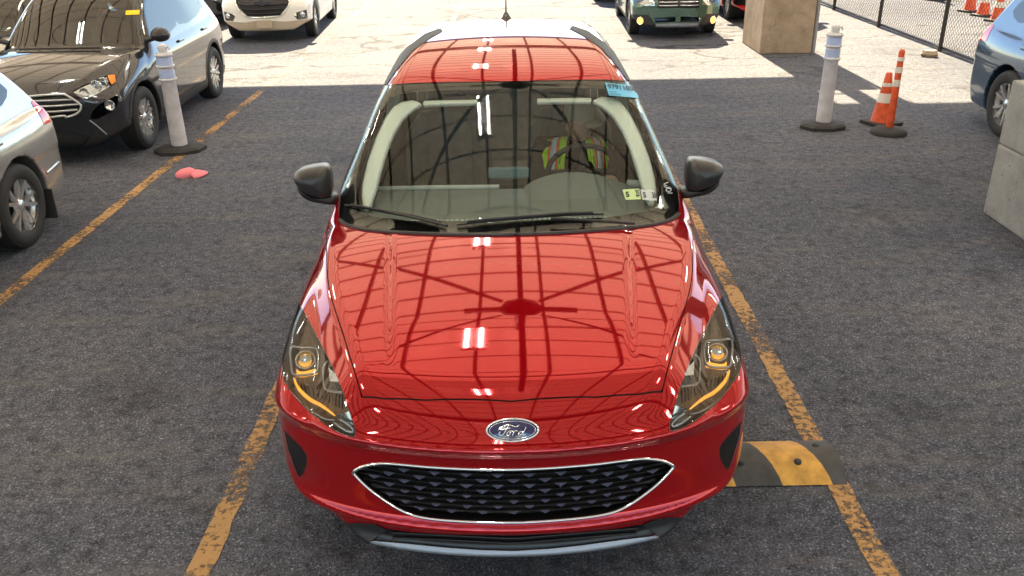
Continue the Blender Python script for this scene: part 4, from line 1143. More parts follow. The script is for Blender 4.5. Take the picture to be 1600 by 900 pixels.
q.f = [f for f in q.f if sum((HT.inverted() @ Vector(q.v[i])).y for i in f) / len(f) > .03]; q.sm = q.sm[:len(q.f)]
q.build('hair', 'hair', hd)
# vest panels: sheets that follow the chest, lime with orange edged silver stripe
def vest_panel(s):
    # rows from the shoulder seam down the chest; columns from the neck edge outwards
    rows = [(.045, .155, .02, 1.155), (.052, .178, -.035, 1.145), (.060, .188, -.088, 1.10), (.068, .192, -.112, 1.04), (.070, .190, -.118, .97), (.068, .182, -.112, .90), (.064, .175, -.100, .84)]
    cols = [0, .16, .30, .42, .66, .78, .88, 1.0]; mats = ['vest_lime', 'vest_lime', 'vest_orange', 'vest_silver', 'vest_orange', 'vest_lime', 'vest_lime']
    rr = []
    for i in range(len(rows) - 1):
        for k in range(3):
            t = k / 3; rr.append([rows[i][q] * (1 - t) + rows[i + 1][q] * t for q in range(4)])
    rr.append(list(rows[-1]))
    def pt(r, c):
        x = r[0] + (r[1] - r[0]) * c; return (s * x + .0, r[2] + .055 * c ** 2.2 - .012, r[3] - .03 * c ** 2)
    base = None
    for ci in range(len(mats)):
        Vv = []; Ff = []
        for r in rr: Vv += [pt(r, cols[ci]), pt(r, cols[ci + 1])]
        for i in range(len(rr) - 1): Ff.append((2 * i, 2 * i + 1, 2 * i + 3, 2 * i + 2))
        if base is None: o = MB().add(Vv, Ff, True).build('vest', mats[ci], person); base = o
        else: o = MB().add(Vv, Ff, True).build('vest_stripe', mats[ci], base)
        md = o.modifiers.new('s', 'SOLIDIFY'); md.thickness = .006; md.offset = 1
    Vv = []; Ff = []
    for r in rr[7:10]: Vv += [tuple(np.array(pt(r, .22)) + [0, -.008, 0]), tuple(np.array(pt(r, .86)) + [0, -.008, 0])]
    for i in range(2): Ff.append((2 * i, 2 * i + 1, 2 * i + 3, 2 * i + 2))
    MB().add(Vv, Ff, True).build('chest_band', 'dark_shirt', base)
vest_panel(-1); vest_panel(1)
# hands closed round the rim
for s in (-1, 1):
    w = np.array([s * .17, -.40, 1.015])
    q = MB().tube([w + [0, .05, -.01], w + [-s * .005, .0, .0], w + [-s * .010, -.03, .012]], [.030, .038, .034], 10)
    ho = q.build('hand', 'skin', person)
    for k in range(4):
        o_ = np.array([-s * .012, -.040, .034 - k * .020]); l = (.9, 1.0, .95, .8)[k]
        MB().tube([w + o_, w + o_ + np.array([-s * .016, -.030 * l, .0]), w + o_ + np.array([-s * .036, -.034 * l, -.002]), w + o_ + np.array([-s * .048, -.012 * l, -.004])], [.0095, .009, .0085, .007], 7).build('finger', 'skin', ho)
    MB().tube([w + [-s * .02, .0, .025], w + [-s * .045, -.01, .035], w + [-s * .055, -.03, .03]], [.012, .010, .008], 7).build('thumb', 'skin', ho)
# ------------------------------------------------------------------ street furniture on the asphalt
plain('post_white', (.54, .54, .58), rough=.55, var=.25, vscale=9)
plain('reflect_band', (.42, .52, .80), rough=.25)
plain('rubber', (.022, .022, .023), rough=.75, bump=.4, bscale=120)
plain('orange_pvc', (.62, .085, .02), rough=.55, var=.35, vscale=12)
plain('white_band', (.75, .72, .66), rough=.4, var=.1)
plain('bump_yellow', (.52, .28, .05), rough=.65, var=.38, vscale=16, bump=.4, bscale=120)
plain('bump_black', (.05, .05, .052), rough=.7, var=.35, vscale=16, bump=.4, bscale=120)
plain('pink_cloth', (.80, .22, .27), rough=.8, bump=.3, bscale=200)
def bollard(loc, lean, label, rz):
    b = tag(empty('bollard', loc, rz), label, 'bollard', 'white bollards on black rubber bases')
    base = MB(); prof = [(.235, 0), (.235, .035), (.20, .055), (.10, .07), (.0, .07)]
    base.lathe(prof, 8, 'z', smooth=False); base.v = [(x * 1.12, y * .92, z) for x, y, z in base.v]; base.build('base', 'rubber', b)
    t = MB().lathe([(.080, .06), (.078, .30), (.072, .72), (.075, .725)], 20)
    for z in (.73, .86, .97): t.lathe([(.070, z), (.088, z + .004), (.088, z + .022), (.070, z + .026)], 20)
    t.lathe([(.076, .72), (.072, .98), (.055, 1.0), (.04, 1.01)], 20)
    t.v = [(x + lean * z, y, z) for x, y, z in t.v]
    p = t.build('post', 'post_white', b)
    for z in (.76, .885):
        q = MB().lathe([(.0775, z), (.0765, z + .08)], 20); q.v = [(x + lean * zz, y, zz) for x, y, zz in q.v]; q.build('reflective_band', 'reflect_band', p)
    q = MB().lathe([(.04, 1.0), (.045, 1.06), (.03, 1.085), (0, 1.085)], 14); q.tube([(0, 0, 1.05), (.06, -.02, 1.06), (.065, -.02, 1.03)], .012, 6)
    q.v = [(x + lean * zz, y, zz) for x, y, zz in q.v]; q.build('handle', 'post_white', p)
bollard((-3.42, 6.42, 0), -.0, 'white tube bollard between the dark SUV and the pink cap', .3)
bollard((3.43, 6.90, 0), .0, 'white tube bollard beside the orange cone', .15)
def cone(loc, label, group, h=.56, s=1.0, collar=True):
    c = tag(empty('traffic_cone', loc, .4, s), label, 'traffic cone', group)
    MB().box((0, 0, .02), (.32, .32, .04), None, .012).build('base', 'rubber' if collar else 'orange_pvc', c)
    MB().lathe([(.125, .03), (.115, .05), (.048, h * .80), (.033, h), (.024, h + .004), (0, h + .004)], 24).build('body', 'orange_pvc', c)
    if collar:
        def r(z): return .115 + (z - .05) / (h * .8 - .05) * (.048 - .115) + .003
        MB().lathe([(r(.25), .25), (r(.35), .35)], 24).build('white_collar', 'white_band', c)
        MB().lathe([(r(.42) , .42), (r(.46), .46)], 24).build('white_collar', 'white_band', c)
    return c
cone((4.10, 6.98, 0), 'orange cone with white collar beside the red delineator post', None)
d = tag(empty('delineator_post', (4.03, 6.60, 0)), 'thin red delineator post on round black base beside the cone', 'post')
MB().lathe([(.185, 0), (.185, .03), (.15, .055), (.06, .075), (0, .075)], 28).build('base', 'rubber', d)
MB().lathe([(.04, .07), (.036, .35), (.030, .85), (.020, .875), (0, .875)], 16).build('post', 'orange_pvc', d)
for z0, z1 in ((.50, .57), (.64, .70), (.76, .80)): MB().lathe([(.0365, z0), (.0345, z1)], 16).build('white_band', 'white_band', d)
for (x, y, lab) in ((9.17, 15.5, 'orange cone beyond the fence, upper of the row of three'), (9.14, 14.9, 'orange cone beyond the fence, middle of the row of three'), (9.05, 14.2, 'orange cone beyond the fence, lower of the row of three'), (9.3, 17.3, 'orange cone beyond the fence, apart behind the others')):
    cone((x, y, 0), lab, 'cones beyond the fence', .62, 1.0)
# rubber speed bump with black and yellow sections
hb = tag(empty('speed_bump', (0, .87, 0)), 'black and yellow rubber speed bump running under the red SUV', 'speed bump')
def bump_sec(x0, x1, sl0, sl1, mat, name):
    n = 12; Vv = []; Ff = []; m = 10
    for i in range(n + 1):
        t = i / n; y = -.17 + .34 * t; z = .062 * (1 - abs(2 * t - 1) ** 2.4) + .005
        sh = lambda sl: sl * (t - .5)
        for k in range(m + 1):
            x = (x0 + sh(sl0)) * (1 - k / m) + (x1 + sh(sl1)) * k / m
            Vv.append((x, y, z + (.0022 if (k + i) % 2 else 0)))
    for i in range(n):
        for k in range(m): a = i * (m + 1) + k; Ff.append((a, a + 1, a + m + 2, a + m + 1))
    MB().add(Vv, Ff, True).build(name, mat, hb)
SL = -.12
cuts = [-.72, -.30, .12, .52, .94, 1.15, 1.375]
for i in range(len(cuts) - 1): bump_sec(cuts[i], cuts[i + 1], SL if i else 0, SL, 'bump_yellow' if i % 2 else 'bump_black', 'yellow_section' if i % 2 else 'black_section')
bump_sec(cuts[-1], 1.495, SL, -.01, 'bump_black', 'end_cap')
for x, y in ((1.42, .05), (1.30, -.07), (1.04, -.07)): MB().lathe([(0, .0635), (.016, .0635), (.018, .05)], 10, 'z', (x, y, .006)).build('bolt', 'rubber', hb)
# pink cap lying on the ground
cp = tag(empty('baseball_cap', (-3.08, 5.55, 0), R(8)), 'pink baseball cap lying on the asphalt near the yellow line', 'cap')
q = MB(); q.lathe([(.10, .0), (.102, .03), (.092, .07), (.06, .10), (.02, .112), (0, .113)], 20); q.v = [(x * .95, y * .85, z * (.62 + .25 * math.sin(7 * x)) ) for x, y, z in q.v]
q.build('crown', 'pink_cloth', cp)
Vv = []; Ff = []
for i in range(9):
    a = R(-62 + 124 * i / 8)
    for r_, z_ in ((.035, .045), (.125, .034), (.185, .010)):
        Vv.append((r_ * math.cos(a) * 1.12, r_ * math.sin(a) * .80, z_ + .006 * math.cos(2 * a)))
for i in range(8):
    for k in range(2): a = i * 3 + k; Ff.append((a, a + 1, a + 4, a + 3))
br = MB().add(Vv, Ff, True).build('brim', 'pink_cloth', cp); md = br.modifiers.new('solid', 'SOLIDIFY'); md.thickness = .004
# small stone by the fence, loose grit
rk = MB(); rnd = random.Random(4)
rk.lathe([(0, 0), (.10, .0), (.12, .04), (.08, .09), (.0, .10)], 9, smooth=False); rk.v = [(x * rnd.uniform(.8, 1.3), y * rnd.uniform(.8, 1.2), z) for x, y, z in rk.v]
o = rk.build('stone', 'old_concrete', loc=(6.35, 10.9, 0)); tag(o, 'small tan stone lying by the foot of the fence', 'stone')
# ------------------------------------------------------------------ the other vehicles
paint('grey_paint', (.024, .028, .038), metal=.3, rough=.15, ior=1.45)
paint('silver_paint', (.50, .51, .48), metal=.75, rough=.22, ior=1.5)
paint('white_paint', (.78, .77, .74), metal=.0, rough=.3, ior=1.5)
paint('green_paint', (.045, .115, .085), metal=.5, rough=.2, ior=1.6)
paint('blue_paint', (.045, .095, .165), metal=.4, rough=.18, ior=1.5)
paint('red2_paint', (.60, .02, .015), metal=.2, rough=.25, ior=1.5)
paint('black_paint', (.012, .013, .018), metal=.3, rough=.15, ior=1.6)
plain('orange_lens', (.95, .28, .02), rough=.12, coat=1.0)
plain('fog_lit', (.9, .6, .2), rough=.2, emit=(1., .33, .03), estr=.7)
plain('plate_tan', (.42, .36, .28), rough=.6)
glass('car_glass', (.34, .40, .42), ior=1.7, gain=1.2)

def preset(L, W, nose, h0, h1, cowl, wtop, rz, rend, wheels, rt, belt, tail=.25, sweep=(.25, .22), **k):
    """body numbers -> level-set curves (metres; front at y=0)"""
    hood = [(-.2, nose - .15), (.03, h0 - .09), (.14, h0 - .02), (.35, h0 + .4 * (h1 - h0)), (cowl * .65, h0 + .75 * (h1 - h0)), (cowl, h1), (cowl + .6, belt), (L * .6, belt), (L + .1, belt + .03)]
    m = (h1 - .03, rz - .06)
    roof = [(-.6, m[0] - (cowl + .5) * .62), (cowl - .15, m[0] - .10), (cowl + .05, m[0] + .02), ((cowl + wtop) / 2, (m[0] + m[1]) / 2 + .035), (wtop, m[1]), (wtop + .22, rz - .015), ((wtop + rend) / 2 + .1, rz), (rend - .3, rz - .03), (rend, rz - .09), (rend + tail * .5, (rz + belt) / 2), (rend + tail + .05, belt - .1), (L + .4, belt - .5)]
    d = dict(L=L, W=W, arch=rt + .055, wheels=[(wheels[0], rt), (wheels[1], rt)], hood=hood,
        fender=[(-.1, nose - .25), (.2, nose - .06), (.5, h0 - .09), (1.0, h1 - .12), (L * .5, belt - .07), (L, belt - .08)],
        crease=[(-.2, W * .42), (.1, W * .58), (.5, W * .75), (cowl, W * .88), (cowl + .5, W * .93), (L, W * .93)],
        plan=[(0, W - .05), (.4, W - .02), (.9, W), (L * .7, W), (L - .4, W - .02), (L, W - .06)],
        side=[(.12, -.06), (.28, -.02), (.48, -.004), (.70, 0), (.86, -.008), (1.0, -.04), (1.25, -.10)],
        front=[(.12, .12), (.22, .04), (.34, .012), (.5, .0), (nose, .0), (nose + .1, .05), (nose + .25, .15), (1.4, .6)],
        rear=[(.12, .14), (.3, .03), (.55, .0), (.8, .02), (1.05, .07), (1.4, .22)], roof=roof, roof_y=wtop, sweep=sweep, wg=W - .06, tumble=.42, belt=belt, roof_crown=.09, crown=.08, cut=.5)
    d.update(k); d['cowl'], d['wtop'], d['rz'], d['rend'] = cowl, wtop, rz, rend
    return d

def build_car(name, label, P, mat, loc, rz=0., s=1.0, front=(), sidef=(), h=.024, spokes=5, clad=True, seats=True, group=None, twin=True, fpx=()):
    """front: (name, polygon in (|x|, z), material, inset, lens?) taken off the nose; sidef: (name, polygon in (y, z), material, inset)"""
    car = tag(empty(name, loc, rz, s), label, 'car', group)
    Fn = car_field(P); M = fix_facing(level_mesh(Fn, P['W'] + .05, -.08, P['L'] + .08, .1, P['rz'] + .05, h))
    gs, wg, tum, belt = P.get('glass_sweep', .3), P['wg'], P['tumble'], P['belt']
    def ws(V, N):
        X = np.abs(V[:, 0]); yy = V[:, 1] - gs * X * X
        d = np.maximum(np.maximum(P['cowl'] - .02 - yy, yy - (P['wtop'] + .06)), X - (wg - tum * (V[:, 2] - belt) - .065))
        return np.where((V[:, 2] < belt - .12) | (N[:, 2] < .3), 9, d)
    win, M = take(M, ws)
    a0, z0, z1 = P['cowl'] + .42, belt + .045, P['rz'] - .14
    am = P['wheels'][0][0] + (P['wheels'][1][0] - P['wheels'][0][0]) * .62
    polys = [[(a0, z0), (am - .04, z0 + .01), (am - .04, z1), (P['wtop'] + .12, z1), (a0 + .25, z0 + .22)], [(am + .05, z0 + .01), (P['wheels'][1][0] + .02, z0 + .04), (P['wheels'][1][0] + .12, z0 + .16), (P['wheels'][1][0] - .02, z1 - .02), (am + .05, z1)],
             [(P['wheels'][1][0] + .14, z0 + .06), (P['rend'] - .02, z0 + .14), (P['rend'] - .22, z1 - .05), (P['wheels'][1][0] + .12, z1 - .04)]]
    sws = []
    for p in polys:
        q = smooth_poly(p, 3)
        w, M = take(M, lambda V, N: np.where(np.abs(V[:, 0]) < .4, 9, poly_sdf(V[:, 1], V[:, 2], q)))
        if w is not None: sws.append(w)
    rw, M = take(M, lambda V, N: np.where(N[:, 1] < .3, 9, np.maximum(np.maximum(P['rend'] - .04 - V[:, 1], belt + .05 - V[:, 2]), np.abs(V[:, 0]) - (wg - .16))))
    Rm = np.array([[math.cos(rz), -math.sin(rz), 0], [math.sin(rz), math.cos(rz), 0], [0, 0, 1]])
    def wpx(V): A = V.copy(); A[:, 0] = np.abs(A[:, 0]); return project(A @ Rm.T * s + np.array(loc))
    for (nm, poly, mt, ins, lens_) in fpx:            # outlines read off the photograph, laid on the nose of this car
        q = np.array(poly, float)
        f, M = take(M, lambda V, N: np.where((V[:, 1] > 1.1) | (N[:, 1] > .25), 50., poly_sdf(*wpx(V), q)))
        if f is None: continue
        mid = np.abs(f[0][:, 0]).min() < .03
        for piece in ([f] if mid else [x for x in split(f, lambda V, N: V[:, 0]) if x is not None]):
            piece = largest(piece); o = obj_from(piece, nm, mt, car, -ins)
            if lens_: obj_from(piece, 'lens', 'lamp_lens', o, .001 + ins)
    for (nm, poly, mt, ins, lens_) in front:
        q = np.array(poly)
        f, M = take(M, lambda V, N: np.where((V[:, 1] > 1.0) | (N[:, 1] > .15), 9, poly_sdf(np.abs(V[:, 0]), V[:, 2], q)))
        if f is None: continue
        touch = np.min(q[:, 0]) <= .001
        for piece in ([f] if touch else [x for x in split(f, lambda V, N: V[:, 0]) if x is not None]):
            o = obj_from(piece, nm, mt, car, -ins)
            if lens_: obj_from(piece, 'lens', 'lamp_lens', o, .001)
    for (nm, poly, mt, ins, ymin) in sidef:
        q = np.array(poly)
        f, M = take(M, lambda V, N: np.where(np.abs(V[:, 0]) < P['W'] * ymin, 9, poly_sdf(V[:, 1], V[:, 2], q)))
        if f is None: continue
        for piece in split(f, lambda V, N: V[:, 0]):
            if piece is not None: obj_from(piece, nm, mt, car, -ins)
    if clad:
        def ac(V, N):
            d = np.full(len(V), 9.)
            for (yw, zw) in P['wheels']: d = np.minimum(d, np.hypot(V[:, 1] - yw, V[:, 2] - zw) - (P['arch'] + .05))
            d = np.minimum(d, V[:, 2] - .33)
            return np.where((np.abs(V[:, 0]) < P['W'] - .3) | (V[:, 2] > .85), 9., d)
        c, M = take(M, ac); halves(c, 'arch_cladding', 'black_plastic', car, .003)
    y1, y2, y3 = P['wheels'][0][0] + .62, am, P['wheels'][1][0] - .42
    def dg(V, N):
        d = np.minimum(line_dist(V[:, 1], V[:, 2], [(y1, .35), (y1 - .03, .7), (y1 + .05, belt)]), line_dist(V[:, 1], V[:, 2], [(y2, .35), (y2, z1)]))
        d = np.minimum(d, line_dist(V[:, 1], V[:, 2], [(y3 + .02, .35), (y3 + .2, .75), (y3 + .4, belt + .05)]))
        return np.where(np.abs(V[:, 0]) < P['W'] * .6, 9, d) - .004
    g_, M = split(M, dg)
    if g_ is not None: halves(g_, 'door_shut_line', 'dark_gap', car, -.006)
    def hg(V, N):
        X = np.abs(V[:, 0]); cx = np.interp(V[:, 1], [p[0] for p in P['crease']], [p[1] for p in P['crease']])
        d = np.abs(np.maximum(.10 + .22 * X * X - V[:, 1], X - cx)) - .003
        return np.where((V[:, 2] < P['hood'][1][1] - .08) | (V[:, 1] > P['cowl'] + .1), 9, d)
    hgp, M = split(M, hg)
    if hgp is not None: obj_from(hgp, 'hood_shut_line', 'dark_gap', car, -.006)
    obj_from(M, 'body', mat, car)
    w = obj_from(win, 'windshield', 'car_glass', car)
    edge, _ = split(win, lambda V, N: -(ws(V, N) + .05)); obj_from(edge, 'windshield_border', 'gloss_black', w, -.004)
    for q in sws: halves(q, 'side_window', 'car_glass', car)
    if rw is not None: obj_from(rw, 'rear_window', 'car_glass', car)
    rt = P['wheels'][0][1]
    for (yw, zw) in P['wheels']:
        for sd in (-1, 1): make_wheel('wheel', car, (sd * (P['W'] - .125), yw, rt), rt, .215, spokes, sd, twin=twin)
    # door handles and mirrors
    for sd in (-1, 1):
        for yh in (am - .18, y3 + .22):
            p = cast(Fn, (sd * 1.3, yh, belt - .10), (-sd, 0, 0), 0, .9, 120)
            if not np.isnan(p[0]): MB().box(tuple(p + [sd * .012, 0, 0]), (.028, .17, .03), None, .01).build('door_handle', mat, car)
        p = cast(Fn, (sd * 1.4, P['cowl'] + .42, belt + .03), (-sd, 0, 0), 0, 1.0, 140)
        if not np.isnan(p[0]):
            mo = MB(); mo.lathe([(0, -.10), (.055, -.085), (.08, -.02), (.085, .04), (.07, .07), (0, .07)], 16, 'y'); mo.v = [(x * 1.25 + p[0] + sd * .16, y * .9 + p[1], z * .95 + p[2] + .06) for x, y, z in mo.v]
            mo = mo.build('side_mirror', 'mirror_black', car); MB().tube([(p[0] - sd * .02, p[1], p[2]), (p[0] + sd * .10, p[1], p[2] + .03)], .03, 8).build('mirror_arm', 'mirror_black', mo)
    if seats:
        MB().box((0, P['cowl'] + .28, belt - .08), (P['W'] * 1.55, .55, .16), None, .04).build('dashboard', 'cabin_dark', car)
        for x in (-.36, .36):
            st = MB().box((x, P['wtop'] + .55, belt - .12), (.46, .14, .7), Matrix.Rotation(R(-12), 3, 'X'), .05).build('seat_back', 'seat_cloth', car); MB().box((x, P['wtop'] + .66, belt + .30), (.25, .09, .15), None, .04).build('head_rest', 'seat_cloth', st)
    pl = [cast(Fn, (x, P['cowl'] - .05 + gs * x * x, 2.4), (0, 0, -1), 0, 2, 200) + np.array([0, 0, .022]) for x in np.linspace(-P['W'] * .55, P['W'] * .5, 9)]
    MB().tube(pl, .010, 6).build('wiper_blade', 'wiper_black', car)
    car['_'] = 0; del car['_']
    return car, Fn
def fpt(Fn, x, z, out=0.0):
    p = cast(Fn, (x, -.5, z), (0, 1, 0), 0, 1.8, 200); return p + np.array([0, -out, 0])
def front_tube(Fn, car, name, mat, pts, r, closed=False, out=.004, n=6):
    MB().tube([fpt(Fn, x, z, out) for x, z in pts], r, n, closed).build(name, mat, car)
def ring_lamp(Fn, car, x, z, r, mat, name, host='gloss_black', tilt=True):
    for s in (-1, 1):
        p = fpt(Fn, s * x, z, .004); n_ = normal_at(Fn, p); Mx = Vector(n_).to_track_quat('Z', 'Y').to_matrix().to_4x4(); Mx.translation = Vector(p)
        q = MB().lathe([(r, -.01), (r * 1.12, .008), (r * 1.2, -.01)], 20); q.v = [tuple(Mx @ Vector(v)) for v in q.v]; o = q.build(name, 'chrome', car)
        q = MB().lathe([(0, .014), (r * .6, .011), (r, .0)], 20); q.v = [tuple(Mx @ Vector(v)) for v in q.v]; q.build('lamp_face', mat, o)

def car_px(car, Fn, uv, out=.004):
    """point of this car under a photo pixel, in the car's own space"""
    c, s_ = math.cos(-car.rotation_euler.z), math.sin(-car.rotation_euler.z); Rm = np.array([[c, -s_, 0], [s_, c, 0], [0, 0, 1]]); k = car.scale.x
    uv = np.asarray(uv, float); D = FWD[None] + RGT[None] * (uv[:, :1] - 800) / CAM_F + DWN[None] * (uv[:, 1:] - 450) / CAM_F
    P = cast_many(Fn, (EYE - np.array(car.location)) @ Rm.T / k, D @ Rm.T / k, 3.0, 26.0, 1200)
    bad = np.isnan(P[:, 0])
    if bad.any() and not bad.all(): P[bad] = P[~bad][0]
    return P + normals_at(Fn, P) * out
def tube_px(car, Fn, name, mat, pts, r, out=.004, n=4, both=True, closed=False):
    for sd in ((1, -1) if both else (1,)):
        P = car_px(car, Fn, smooth_poly(pts, n, closed), out) * [sd, 1, 1]; MB().tube(list(P), r, 6, closed).build(name, mat, car)
def quad_px(car, Fn, name, mat, quad):
    a, b, c, d = [np.array(p, float) for p in quad]; uv = [(a * (1 - t) + b * t) for t in np.linspace(0, 1, 4)] + [(d * (1 - t) + c * t) for t in np.linspace(0, 1, 4)]
    MB().add(car_px(car, Fn, uv, .006), [(i, i + 1, i + 5, i + 4) for i in range(3)], True).build(name, mat, car)

# ---- dark grey SUV parked beside the first bollard
PE = preset(4.02, .875, .74, .90, 1.06, .92, 1.72, 1.63, 3.62, (.80, 3.32), .335, 1.04, tail=.32)
ECO_PX = [('turn_signal', [(168, 117), (179.5, 116), (181, 127), (174, 132), (170, 124)], 'orange_lens', .002, False),
         ('headlight', [(112, 142), (129, 133), (153, 123), (170, 116), (179, 116), (181, 127), (170, 136), (153, 146), (136, 154), (125, 152)], 'lamp_silver', .025, True),
         ('grille', [(30, 150), (98, 147), (103, 148.5), (126, 164), (121.6, 176.5), (104, 183.6), (100, 181), (74, 184), (30, 187)], 'grille_black', .035, False),
         ('fog_lamp', [(141, 184), (145, 173), (157, 162), (181, 149), (186, 150), (183, 167), (170, 177), (154, 185), (143, 187)], 'lamp_silver', .025, True),
         ('corner_cladding', [(156, 199), (206, 184), (222, 240), (120, 240), (142, 214)], 'black_plastic', -.002, False),
         ('lower_intake', [(30, 206), (100, 203), (140, 214), (120, 240), (30, 240)], 'black_plastic', .01, False)]
eco, EF = build_car('compact_suv', 'dark grey compact SUV with barred grille parked behind the silver car', PE, 'grey_paint', (-4.585, 5.84, 0), 0, .95, (), [('tail_light', [(3.62, .92), (3.80, .90), (3.86, 1.10), (3.70, 1.16)], 'red_lamp', -.002, .8)], h=.020, spokes=6, fpx=ECO_PX)
tube_px(eco, EF, 'grille_frame', 'lamp_frame', [(46, 151), (75, 148.5), (98, 147.5), (104, 149), (126, 164), (121.6, 176.5), (104, 183), (100, 180.5), (74, 184), (46, 187)], .012)
for pts in ([(46, 158), (80, 157), (112, 155.5)], [(46, 167), (85, 166), (124, 163)], [(46, 176), (85, 175), (121, 172)]): tube_px(eco, EF, 'grille_bar', 'lamp_frame', pts, .011, -.012)
tube_px(eco, EF, 'bumper_accent', 'satin_silver', [(140, 188), (152, 197), (167, 210)], .007)
for c_, r in (((150, 134), .055), ((162, 128), .05), ((132, 144), .045), ((172, 165), .05)):
    for sd in (1, -1):
        p = car_px(eco, EF, [c_], -.012)[0] * [sd, 1, 1]; MB().lathe([(0, .03), (r * .7, .015), (r, -.008), (r * 1.1, -.004)], 16, 'y', tuple(p)).build('lamp_bowl', 'chrome', eco)
quad_px(eco, EF, 'windshield_sticker', 'sticker_yellow', [(197, 17), (218, 16), (217, 23), (196, 24)])
# ---- silver car nearest the camera on the same side, only its tail in view
PS = preset(4.45, .885, .70, .84, 1.02, 1.05, 1.85, 1.52, 4.02, (.90, 3.55), .335, .98, tail=.36)
sil, SF = build_car('silver_wagon', 'silver wagon at the frame edge, only its rear wheel and tail showing', PS, 'silver_paint', (-4.50, .46, 0), 0, .95, [('headlight', [(.45, .70), (.80, .86), (.86, .78), (.6, .66)], 'lamp_silver', .01, True), ('grille', [(0, .76), (.4, .74), (.38, .6), (0, .6)], 'grille_black', .03, False)],
    [('tail_light', [(4.14, .84), (4.36, .82), (4.52, .86), (4.50, 1.06), (4.20, 1.02)], 'red_lamp', -.003, .55)], h=.022, spokes=5, clad=False)
for s in (-1, 1):
    MB().box((s * .80, 3.93, .22), (.20, .02, .26), None, .006).build('mud_flap', 'rubber', sil)
    MB().tube([(s * .86, 3.98, .47), (s * .84, 4.25, .48), (s * .70, 4.42, .48), (s * .3, 4.49, .48)], .016, 8).build('bumper_ridge', 'silver_paint', sil)

# ---- pale sedan beyond the dark SUV
PD = preset(4.6, .90, .66, .78, .96, 1.15, 2.0, 1.45, 3.75, (.92, 3.70), .325, .94, tail=.5)
DF = [('headlight', [(.45, .62), (.62, .74), (.88, .80), (.86, .70), (.62, .58)], 'lamp_silver', .02, True), ('grille', [(0, .70), (.36, .68), (.40, .52), (.3, .45), (0, .45)], 'grille_black', .03, False), ('fog_lamp', [(.56, .40), (.80, .44), (.78, .32), (.6, .30)], 'gloss_black', .02, False)]
sed, DFn = build_car('silver_sedan', 'silver sedan with yellow windshield sticker behind the dark SUV', PD, 'silver_paint', (-6.75, 7.3, 0), 0, .95, DF, [], h=.026, clad=False)
quad_px(sed, DFn, 'windshield_sticker', 'sticker_yellow', [(57, 14), (77, 14), (77, 27), (56, 28)])

# ---- white SUV in the sun
PC = preset(4.65, .92, .78, .98, 1.12, 1.0, 1.85, 1.68, 4.2, (.92, 3.65), .365, 1.08, tail=.3, zb=.24)
CPX = [('grille', [(385, -12), (452, -12), (451, 7), (438, 25), (385, 28)], 'dark_metal', .035, False), ('fog_lamp', [(458, 24), (461, 20), (479, 15), (481, 29), (465, 31)], 'gloss_black', .02, False),
      ('lower_valance', [(385, 33), (420, 32), (445, 34), (492, 29), (500, 60), (385, 70)], 'plate_tan', .006, False)]
che, CFn = build_car('white_suv', 'white SUV with dark hexagonal grille standing in the sun', PC, 'white_paint', (-4.18, 13.15, 0), R(2), .85, [('headlight', [(.60, .98), (.90, 1.06), (.90, .97), (.66, .90)], 'lamp_silver', .02, True)], [], h=.028, clad=False, fpx=CPX)
for pts in ([(402, 8), (430, 7), (447, 5)], [(402, 15), (425, 14.5), (444, 13)], [(402, 21.5), (422, 21), (438, 19.5)]): tube_px(che, CFn, 'grille_bar', 'dark_metal', pts, .018, -.004)
tube_px(che, CFn, 'grille_frame', 'chrome', [(452, -8), (451, 7), (438, 25), (402, 28)], .012)
bt = [(-.17, -.028), (-.055, -.028), (-.045, -.055), (.055, -.055), (.065, -.028), (.17, -.028), (.15, .028), (.055, .028), (.045, .055), (-.055, .055), (-.065, .028), (-.15, .028)]
zb_ = car_px(che, CFn, [(401, 5)])[0]; pb = fpt(CFn, 0, zb_[2], .03); MB().prism([(x * .9, z * .9) for x, z in bt], (0, .02, 0), tuple(pb)).build('bow_tie_emblem', 'chrome', che)
pf = car_px(che, CFn, [(472.7, 22)])[0]; ring_lamp(CFn, che, abs(pf[0]), pf[2], .045, 'lamp_silver', 'fog_ring')
pz = car_px(che, CFn, [(405, 38)])[0]; MB().box(tuple(fpt(CFn, 0, pz[2], .03)), (.32, .02, .16), None, .008).build('plate_bracket', 'plate_tan', che)

# ---- green wagon in the sun, fog lamps lit
PG = preset(4.75, .90, .72, .88, 1.04, 1.05, 1.9, 1.60, 4.3, (.95, 3.68), .345, 1.02, tail=.3, zb=.24)
GPX = [('grille', [(1045, -10), (1093, -10), (1092, 12.5), (1045, 13)], 'grille_black', .03, False), ('headlight', [(1097, 8), (1099, -2), (1122, -8), (1121, 2), (1110, 8)], 'lamp_silver', .02, True),
      ('fog_surround', [(1091, 38), (1104, 22), (1130, 20), (1130, 50), (1092, 48)], 'black_plastic', .004, False), ('lower_intake', [(1045, 25), (1095, 27), (1093, 34.5), (1045, 34)], 'grille_black', .03, False), ('skid_strip', [(1045, 36), (1092, 36.5), (1091, 43), (1045, 42)], 'satin_silver', -.004, False)]
sub, GFn = build_car('green_wagon', 'dark green wagon with glowing orange fog lamps in the sun', PG, 'green_paint', (2.88, 12.75, 0), R(-1.5), .85, (), [], h=.028, spokes=5, fpx=GPX)
for v in (-3, 3, 8.5): tube_px(sub, GFn, 'grille_bar', 'chrome', [(1063, v), (1080, v), (1091, v - .5)], .012, -.002)
pf = car_px(sub, GFn, [(1114, 31)])[0]; ring_lamp(GFn, sub, abs(pf[0]), pf[2], .065, 'fog_lit', 'fog_ring')
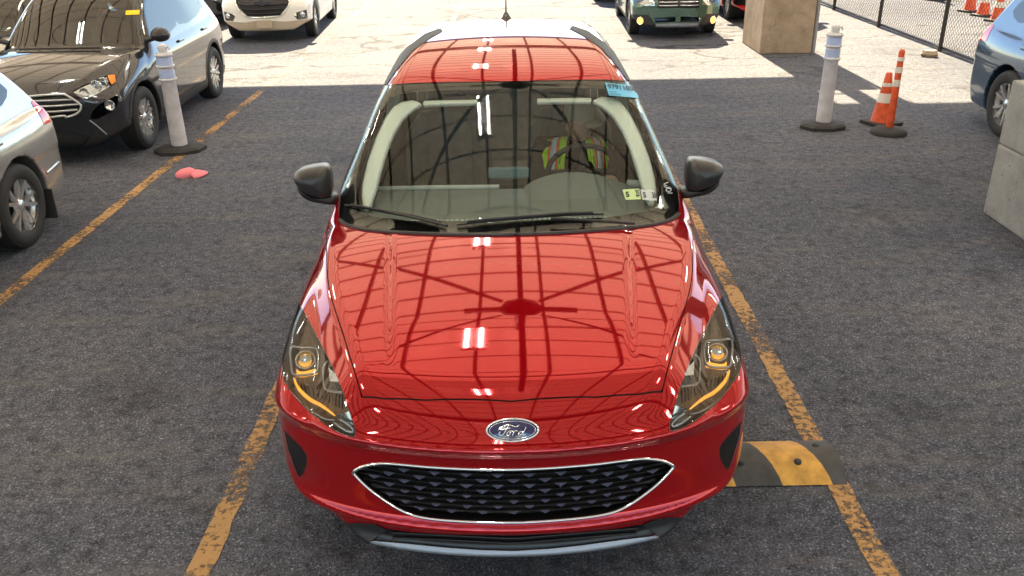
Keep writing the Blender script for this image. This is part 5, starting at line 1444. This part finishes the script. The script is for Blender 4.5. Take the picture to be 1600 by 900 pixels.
pz = car_px(sub, GFn, [(1063, 30)])[0]; MB().box(tuple(fpt(GFn, 0, pz[2], .004)), (.10, .03, .11), None, .01).build('tow_cover', 'green_paint', sub)

# ---- blue SUV at the other frame edge, rear corner in view
PB = preset(4.5, .90, .76, .92, 1.08, 1.0, 1.8, 1.66, 4.05, (.90, 3.55), .35, 1.05, tail=.32)
blu, BFn = build_car('blue_suv', 'blue-grey SUV at the frame edge behind the concrete pedestal', PB, 'blue_paint', (5.92, 2.95, 0), 0, .97, [('headlight', [(.5, .80), (.85, .92), (.85, .82), (.6, .74)], 'lamp_silver', .01, True)],
    [('tail_light', [(4.16, .90), (4.36, .88), (4.56, .92), (4.50, 1.10), (4.22, 1.06)], 'red_lamp', -.003, .55)], h=.024, clad=False)
# ---- red hatchback half hidden by the tan pedestal
red, RFn = build_car('red_hatchback', 'bright red car mostly hidden behind the tan concrete pedestal', PS, 'red2_paint', (5.02, 14.3, 0), 0, .9, [('headlight', [(.45, .70), (.80, .86), (.86, .78), (.6, .66)], 'lamp_silver', .01, True), ('grille', [(0, .76), (.4, .74), (.38, .6), (0, .6)], 'grille_black', .03, False), ('fog_lamp', [(.50, .50), (.84, .56), (.86, .38), (.60, .36)], 'grille_black', .03, False)], [], h=.03, clad=False)
# ---- three dark cars at the top of the frame, wheels and sills only
def again(src, name, label, loc, rz, s, mat):
    c = copy_tree(src); c.name = name; c.location = loc; c.rotation_euler = (0, 0, rz); c.scale = (s, s, s); c['label'] = label
    for ch in c.children:
        if ch.name.split('.')[0] == 'body': ch.data = ch.data.copy(); ch.data.materials.clear(); ch.data.materials.append(MATS[mat])
    return c
again(sed, 'dark_sedan', 'black car nose between the dark SUV and the white SUV', (-6.15, 15.2, 0), 0, .85, 'black_paint')
again(sed, 'dark_sedan', 'black car behind the green wagon, at the far lane line', (2.75, 17.6, 0), 0, .85, 'black_paint')
again(sed, 'dark_sedan', 'black car between the green wagon and the tan pedestal', (4.95, 17.0, 0), 0, .85, 'black_paint')
